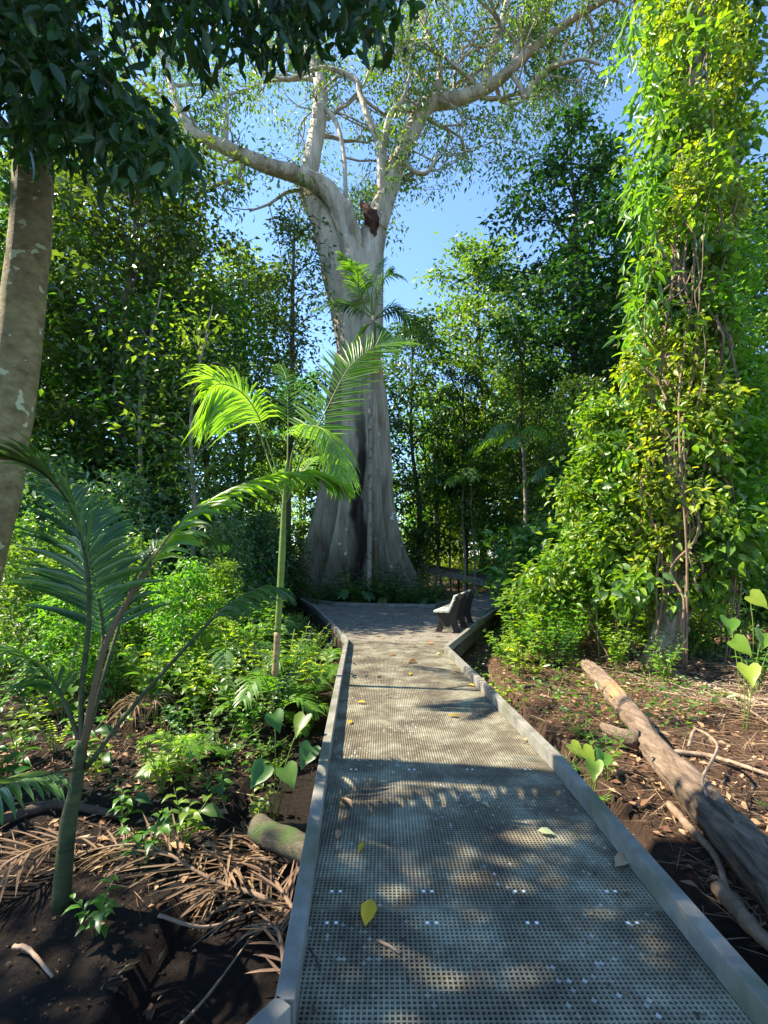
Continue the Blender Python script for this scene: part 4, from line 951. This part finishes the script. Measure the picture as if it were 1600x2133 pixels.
thicket('vine_thicket', 'sloping sunlit heap of vine leaves on the left flank of the vine tower', [(4.5,9.3,2.0,.75,90),(4.2,9.4,1.5,.6,60),(4.3,9.8,2.8,.6,70),(4.6,9.5,3.6,.6,70),(4.5,9.6,4.4,.4,40),(3.7,9.6,1.3,.55,50),(3.3,9.8,.9,.5,40)], 26, 'vine', 61)
thicket('vine_thicket', 'leafy vine curtain at the right edge beside the vine tower', [(6.7,9.0,2.4,.7,80),(6.9,9.2,3.8,.7,80),(6.9,9.4,5.2,.7,80),(6.6,9.2,6.4,.6,60),(7.4,9.2,1.2,.6,50),(7.6,9.6,3.2,.7,70),(7.6,9.8,4.8,.7,70),(7.2,9.6,7.6,.7,50),(6.2,9.6,3.0,.5,50)], 22, 'bright', 62)

# ------------------------------------------------------------------ log, roots, sticks
def ground_poly(pix, z): return [G(x, y, z) for x, y in pix]
lg = spline(ground_poly([(1222,1385),(1262,1425),(1318,1492),(1372,1570),(1450,1655),(1540,1755),(1650,1880),(1760,2020)], -.22), 70)
t = thing('fallen_log', 'weathered split log lying on the mulch right of the boardwalk', 'log', (lg[20].x, lg[20].y, -.42)); b = t.location.copy()
lm = MB().tube([v-b for v in lg], interp([.10,.12,.12,.11,.13,.14,.14,.14], 70), 44, .2, seed=6, lump=.9)
for i in range(70):                                                  # splits and ridges running along the grain
    c = lg[i]-b
    for k in range(44):
        v = Vector(lm.V[i*44+k]); g = noise.noise(Vector((k*.55, i*.05, 4)))*.16+noise.noise(Vector((k*1.7, i*.09, 9)))*.09
        if abs(noise.noise(Vector((k*.28, i*.045, 21)))) < .05: g -= .16
        lm.V[i*44+k] = tuple(c+(v-c)*(1+g))
lm.build('log_body', M['log'], t, True)
MB().tube([v-b for v in spline([lg[26]+Vector((-.1,0,.0)), lg[26]+Vector((-.26,.1,.02)), lg[26]+Vector((-.34,.26,.05))], 8)], [.09,.085,.08,.07,.06,.055,.05,.03], 12, .3).build('broken_branch', M['log'], t, True)
STK = [([(1395,1690),(1440,1745),(1490,1800),(1520,1870)], .03, 'bare curved branch beside the near part of the log'),
       ([(1500,1850),(1560,1930),(1620,1990)], .05, 'thick short branch at the lower right behind the edge board'),
       ([(1440,1640),(1455,1600),(1500,1640),(1470,1720),(1478,1760)], .014, 'thin looping root lying over the log'),
       ([(1090,1435),(1130,1430),(1180,1445),(1225,1450)], .022, 'dark stick on the red mulch short of the log'),
       ([(1330,1380),(1420,1415),(1520,1450),(1640,1500)], .04, 'long pale branch on the sunlit litter at the right'),
       ([(1380,1580),(1480,1590),(1620,1640)], .025, 'pale branch on the litter behind the log'),
       ([(300,2133),(420,2030),(520,1905)], .008, 'long thin twig on the bare dark soil at the lower left'),
       ([(30,1960),(60,1975),(110,2030)], .012, 'short pale twig at the lower left corner'),
       ([(650,1690),(560,1700),(470,1715),(380,1700)], .05, 'dark rotting log end running under the left edge board'),
       ([(0,1715),(120,1690),(260,1700)], .04, 'dark fallen branch left of the foreground palm'),
       ([(330,1905),(430,1885),(540,1850)], .01, 'pale dry stalk below the dead fronds')]
for i, (px, r, lab) in enumerate(STK):
    pts = []
    for j, (x, y) in enumerate(px):
        p = G(x, y, -.4); p.z = gz(p.x, p.y)+r*.8+(.03 if r < .035 else .0)
        if 'over the log' in lab: p.z += .28
        pts.append(p)
    b = pts[0].copy(); sp = spline(pts, 26)
    o = MB().tube([v-b for v in sp], interp([r, r*.9, r*.55], 26), 9, .25, seed=i, lump=1.5).build('fallen_branch', M['barkd' if 'dark' in lab and 'soil' not in lab else 'stick'], None, True, loc=b)
    setp(o, lab, 'branch', 'fallen branches on the forest floor')
p0, p1 = G(535, 1722, -.3), G(665, 1785, -.3)
o = MB().tube([v-p0 for v in spline([p0, p1], 10)], .085, 28, .25, lump=1.5).build('cut_log', M['cutlog'], None, True, loc=p0); setp(o, 'sawn grey green log piece by the left edge board', 'log')
# dead palm fronds
DF = [([(650,1905),(560,1860),(440,1830),(300,1800),(150,1790)], .42, 'big brown dead palm frond lying across the soil left of the boardwalk', 34),
      ([(560,1700),(520,1760),(480,1810),(420,1850)], .36, 'dead palm frond with leaflets standing up in a fan', 26),
      ([(640,1890),(590,1850),(540,1760),(510,1700)], .3, 'dead palm frond leaning on the sawn log piece', 22),
      ([(200,1760),(100,1800),(0,1850),(-60,1880)], .36, 'dead palm frond at the far left below the palm stem', 24),
      ([(600,2010),(580,1930),(540,1880)], .22, 'short curled dead frond near the left edge board', 12),
      ([(620,1395),(540,1400),(450,1420),(380,1450)], .7, 'tangled dead frond by the foot of the slender palm', 34),
      ([(520,1330),(500,1400),(480,1470)], .6, 'dead frond hanging among the plants left of the slender palm', 26),
      ([(1640,1440),(1540,1420),(1420,1400),(1340,1385)], .7, 'dead frond on the sunlit litter under the vine tower', 30),
      ([(1640,1560),(1540,1500),(1440,1480)], .6, 'dead frond on the mulch at the right edge behind the log', 24)]
for i, (px, L, lab, n_) in enumerate(DF):
    pts = []
    for j, (x, y) in enumerate(px):
        p = G(x, y, -.4); p.z = gz(p.x, p.y)+.05+.10*math.sin(math.pi*j/(len(px)-1))+(.25 if 'hanging' in lab else 0); pts.append(p)
    b = pts[0].copy(); t = thing('dead_frond', lab, 'dead frond', b, 0, 'dead palm fronds on the ground')
    lb = LB(200+i); lb.frond([p-b for p in pts], int(n_*1.2), L, .016, ang=56, vee=.35 if i in (1,2) else .05, droop=.12, rbase=.5, jit=.2, t0=.1)
    f = lb.build('leaflets', M['dryfrond'], t)
    MB().tube(spline([p-b for p in pts], 24), interp([.018,.005], 24), 7).build('rachis', M['liana'], t, True)

# ------------------------------------------------------------------ fallen leaves on the path
FL = [(768,1905,.17,'yellow',.07,'large torn yellow leaf on the nearest panel seam'),(752,1770,.09,'yellow',.03,'folded narrow yellow leaf above the torn leaf'),
      (945,1493,.1,'yellow',.06,'bright yellow leaf in the middle of the path'),(752,1465,.1,'yellow',.05,'yellow leaf close to the left edge board'),
      (729,1506,.09,'yellow',.04,'thin yellow leaf right beside the left edge board'),(854,1405,.1,'yellow',.05,'small yellow leaf above the palm shadow'),
      (981,1429,.09,'yellow',.05,'small yellow leaf by the right edge board'),(858,1380,.16,'brownleaf',.12,'tan leaf upright on the far panels'),
      (817,1365,.13,'brownleaf',.07,'reddish leaf left of the tan leaf'),(863,1347,.13,'brownleaf',.06,'brown leaf on the last grating panel'),
      (896,1341,.13,'brownleaf',.07,'orange brown leaf near the right corner of the grating'),(914,1363,.1,'paleleaf',.06,'pale leaf near the right corner'),
      (944,1403,.09,'brownleaf',.05,'dark brown leaf by the right edge board'),(1138,1738,.09,'paleleaf',.045,'pale green oval leaf on the right of the path'),
      (1010,1680,.06,'paleleaf',.045,'small pale green leaf mid path'),(720,1675,.13,'litter',.08,'curled dark dead leaf near the left edge board'),
      (1300,1798,.16,'litter',.07,'crumpled brown leaf against the right edge board'),(1102,1545,.1,'brownleaf',.05,'brown leaf tucked by the right edge board'),
      (820,1612,.05,'paleleaf',.02,'tiny whitish leaf scrap mid path'),(770,1337,.1,'paleleaf',.05,'pale leaf at the start of the platform'),
      (795,1330,.1,'brownleaf',.05,'brown leaf at the start of the platform'),(705,1742,.1,'litter',.04,'straw coloured leaf scrap beside the left edge board')]
rl = random.Random(8)
for i, (x, y, L, mt, W, lab) in enumerate(FL):
    p = G(x, y, .006); lb = LB(300+i); a = rl.uniform(0, 6.28)
    lb.leaves([Vector((-L/2*math.cos(a), -L/2*math.sin(a), .012))], [Vector((math.cos(a), math.sin(a), 0.05))], [Vector((rl.gauss(0,.25), rl.gauss(0,.25), 1))], np.array([L]), np.array([W]), T_MID, .02)
    o = lb.build('fallen_leaf', M[mt], None, p); setp(o, lab, 'leaf', 'fallen leaves on the path')
tw = [(G(785,1958,.006), G(833,1985,.006), .006, 'stick', 'short brown twig on the nearest panel'), (G(645,1975,.02), G(668,2020,.006), .004, 'barkd', 'black bent twig leaning on the left edge board')]
for a_, b_, r, mt, lab in tw:
    o = MB().tube([Vector((0,0,0)), (b_-a_)*.5+Vector((.004,0,.002)), b_-a_], r, 8).build('twig', M[mt], None, True, loc=a_); setp(o, lab, 'twig')
r_ = np.random.default_rng(5)
# countless leaf scraps on the platform
n = 900; pts = []
while len(pts) < n:
    y = 9.4+12*r_.random(); x = -2.5+8*r_.random()
    if lcurb(y)+.1 < x < rcurb(y)-.1 and (y < 15.3 or x > 2.6+(y-17.4)*.6): pts.append((x, y, .004))
lb = LB(401); pts = np.array(pts); d = r_.normal(size=(n,3)); d[:,2] = .05; nn = r_.normal(size=(n,3))*.2; nn[:,2] = 1
lb.leaves(pts, d, nn, .02+.07*r_.random(n)**2, .02+.03*r_.random(n), T_LO)
o = lb.build('leaf_scraps', M['litter']); setp(o, 'scattered dry leaf scraps over the platform deck', 'leaf litter', kind='stuff')

# ------------------------------------------------------------------ leaf litter and ground cover
def field(n, x0, x1, y0, y1, cond=None, zoff=.01):
    x = x0+(x1-x0)*r_.random(n); y = y0+(y1-y0)*r_.random(n)
    k = [i for i in range(n) if not (-1.0 < x[i] < 1.35 and y[i] < 9) and not (9 <= y[i] < 15.6 and lcurb(y[i]) < x[i] < rcurb(y[i])) and (cond is None or cond(x[i], y[i]))]
    x = x[k]; y = y[k]; return np.array([(a, b, gz(a, b)+zoff) for a, b in zip(x, y)])
def litter(name, label, pts, L0, L1, W, tmpl, mat, tilt=.3, seed=0, lift=.02):
    n = len(pts); lb = LB(seed); d = r_.normal(size=(n,3)); d[:,2] *= tilt*.5; nn = r_.normal(size=(n,3))*tilt; nn[:,2] = 1
    pts = pts.copy(); pts[:,2] += lift*r_.random(n)
    L = L0+(L1-L0)*r_.random(n)**2; lb.leaves(pts, d, nn, L, L*W, tmpl, .02)
    o = lb.build(name, M[mat]); setp(o, label, 'ground cover' if 'cover' in name else 'leaf litter', kind='stuff')
f1 = lambda x, y: (noise.noise(Vector((x*.8, y*.8, 3))) > -.15 or x > 2) and (y > 3.2 or x > 0 or r_.random() < .25)
litter('leaf_litter', 'brown dead leaves strewn over the forest floor', field(30000, -8, 8, 1.2, 14, f1), .03, .12, .45, T_LO, 'litter', .45, 500)
litter('straw_litter', 'dry fibres and leaf strips covering the mulch', field(20000, 1.4, 8.5, 2.4, 10), .06, .4, .022, T_STRIP, 'dryfrond', .15, 501)
litter('straw_litter', 'dry fibres and stalks under the plants on the left', field(7000, -7, -.9, 3.0, 11), .06, .35, .022, T_STRIP, 'dryfrond', .2, 502)
f2 = lambda x, y: noise.noise(Vector((x*.5, y*.5, 8))) > -.1 and (y > 4.6)
litter('ground_cover', 'carpet of small green leaves under the taller plants', field(26000, -11, 9, 4.2, 19, f2, .05), .05, .14, .5, T_LO, 'mid', .6, 503, .22)

# ------------------------------------------------------------------ labels that single each plant out
ORD = ['first','second','third','fourth','fifth','sixth','seventh','eighth','ninth','tenth','eleventh','twelfth','thirteenth','fourteenth','fifteenth','sixteenth','seventeenth','eighteenth','nineteenth','twentieth']
def ordn(i, n, word='nearest'): return ORD[i] if i < len(ORD) else ORD[-1]
def zone(o):
    x, y = o.location.x, o.location.y
    g = o['group']
    if g == LL_:
        for (a, b_, r, w) in [(-1.85,2.95,1.1,'by the foreground palm stem'),(-1.42,6.2,.8,'by the slender palm'),(-1.2,11,1.6,'by the left corner of the platform')]:
            if math.hypot(x-a, y-b_) < r: return w
        if x > lcurb(y)-.9: return 'beside the left edge board'
        if y > 10.5: return 'below the trees at the left rear'
        if y > 7.5: return 'behind the slender palm'
        return 'between the lichened trunk and the slender palm'
    if g == RL_:
        if math.hypot(x-5, y-8.8) < 1.3: return 'at the foot of the vine tower'
        if x < rcurb(y)+.8: return 'beside the right edge board'
        if y > 9.5: return 'left of and behind the vine tower'
        if x < 2.3+(y-3.06)*.215: return 'between the edge board and the log'
        return 'beyond the log'
    return None
ORD += ['twenty-first','twenty-second','twenty-third','twenty-fourth','twenty-fifth','twenty-sixth','twenty-seventh','twenty-eighth','twenty-ninth','thirtieth']
KG = {'small understorey trees': 'small leafy tree below the tall trees', g_tree: 'leafy tree in the green wall', 'shrubs along the forest wall': 'glossy shrub at the foot of the forest wall', 'distant rainforest trees': 'distant tree deep in the forest'}
bins = {}
for o in scene.objects:
    g = o.get('group')
    if o.parent is None and g in (LL_, RL_, TL_, TL_+' path', 'small understorey trees', g_tree, 'shrubs along the forest wall', 'distant rainforest trees'):
        lab = o['label']; k = lab.split(' among ')[0].split(' left of ')[0].split(' between ')[0]
        if g in (LL_, RL_): k += ' '+zone(o)
        elif g in KG: k = KG[g]
        elif g == TL_: k = lab.split(' in the')[0]+' at the foot of the giant tree'
        if lab.startswith('low leafy'): k = 'low leafy young tree among the sunlit plants'
        bins.setdefault((g, k), []).append(o)
for (g, k), os_ in bins.items():
    os_.sort(key=lambda o: o.location.x/max(o.location.y, .5)); nn_ = len(os_)
    for i, o in enumerate(os_):
        j = nn_-1-i
        pos = '' if nn_ == 1 else 'leftmost ' if i == 0 else 'rightmost ' if j == 0 else (ORD[i]+' from left ') if i <= j else (ORD[j]+' from right ')
        o['label'] = (pos+k).replace('small dark palm', 'dark palm').strip()
f3 = []
while len(f3) < 420:
    y = 1.4+7.7*r_.random(); e = r_.random(); x = kline(KL, y)+.05+(kline(KR, y)-kline(KL, y)-.1)*(e if r_.random() < .4 else (1-.12*e*e if r_.random() < .6 else .12*e*e)); f3.append((x, y, .003))
litter('deck_litter', 'tiny dry scraps caught on the grating', np.array(f3), .008, .035, .4, T_LO, 'litter', .2, 520, .003)
litter('soil_crumbs', 'dark crumbs and chips scattered on the bare soil', field(30000, -6, 7, 1.0, 8, None, .004), .008, .035, .7, T_LO, 'crumb', .5, 521, .01)

pale = field(4200, 3.9, 9, 6.0, 9.6, lambda x, y: y > 5.5+1.2*noise.noise(Vector((x, y, 0))), .03)
litter('straw_litter', 'pale sunlit dry palm strips under the vine tower', pale, .1, .5, .03, T_STRIP, 'palestraw', .12, 530, .05)
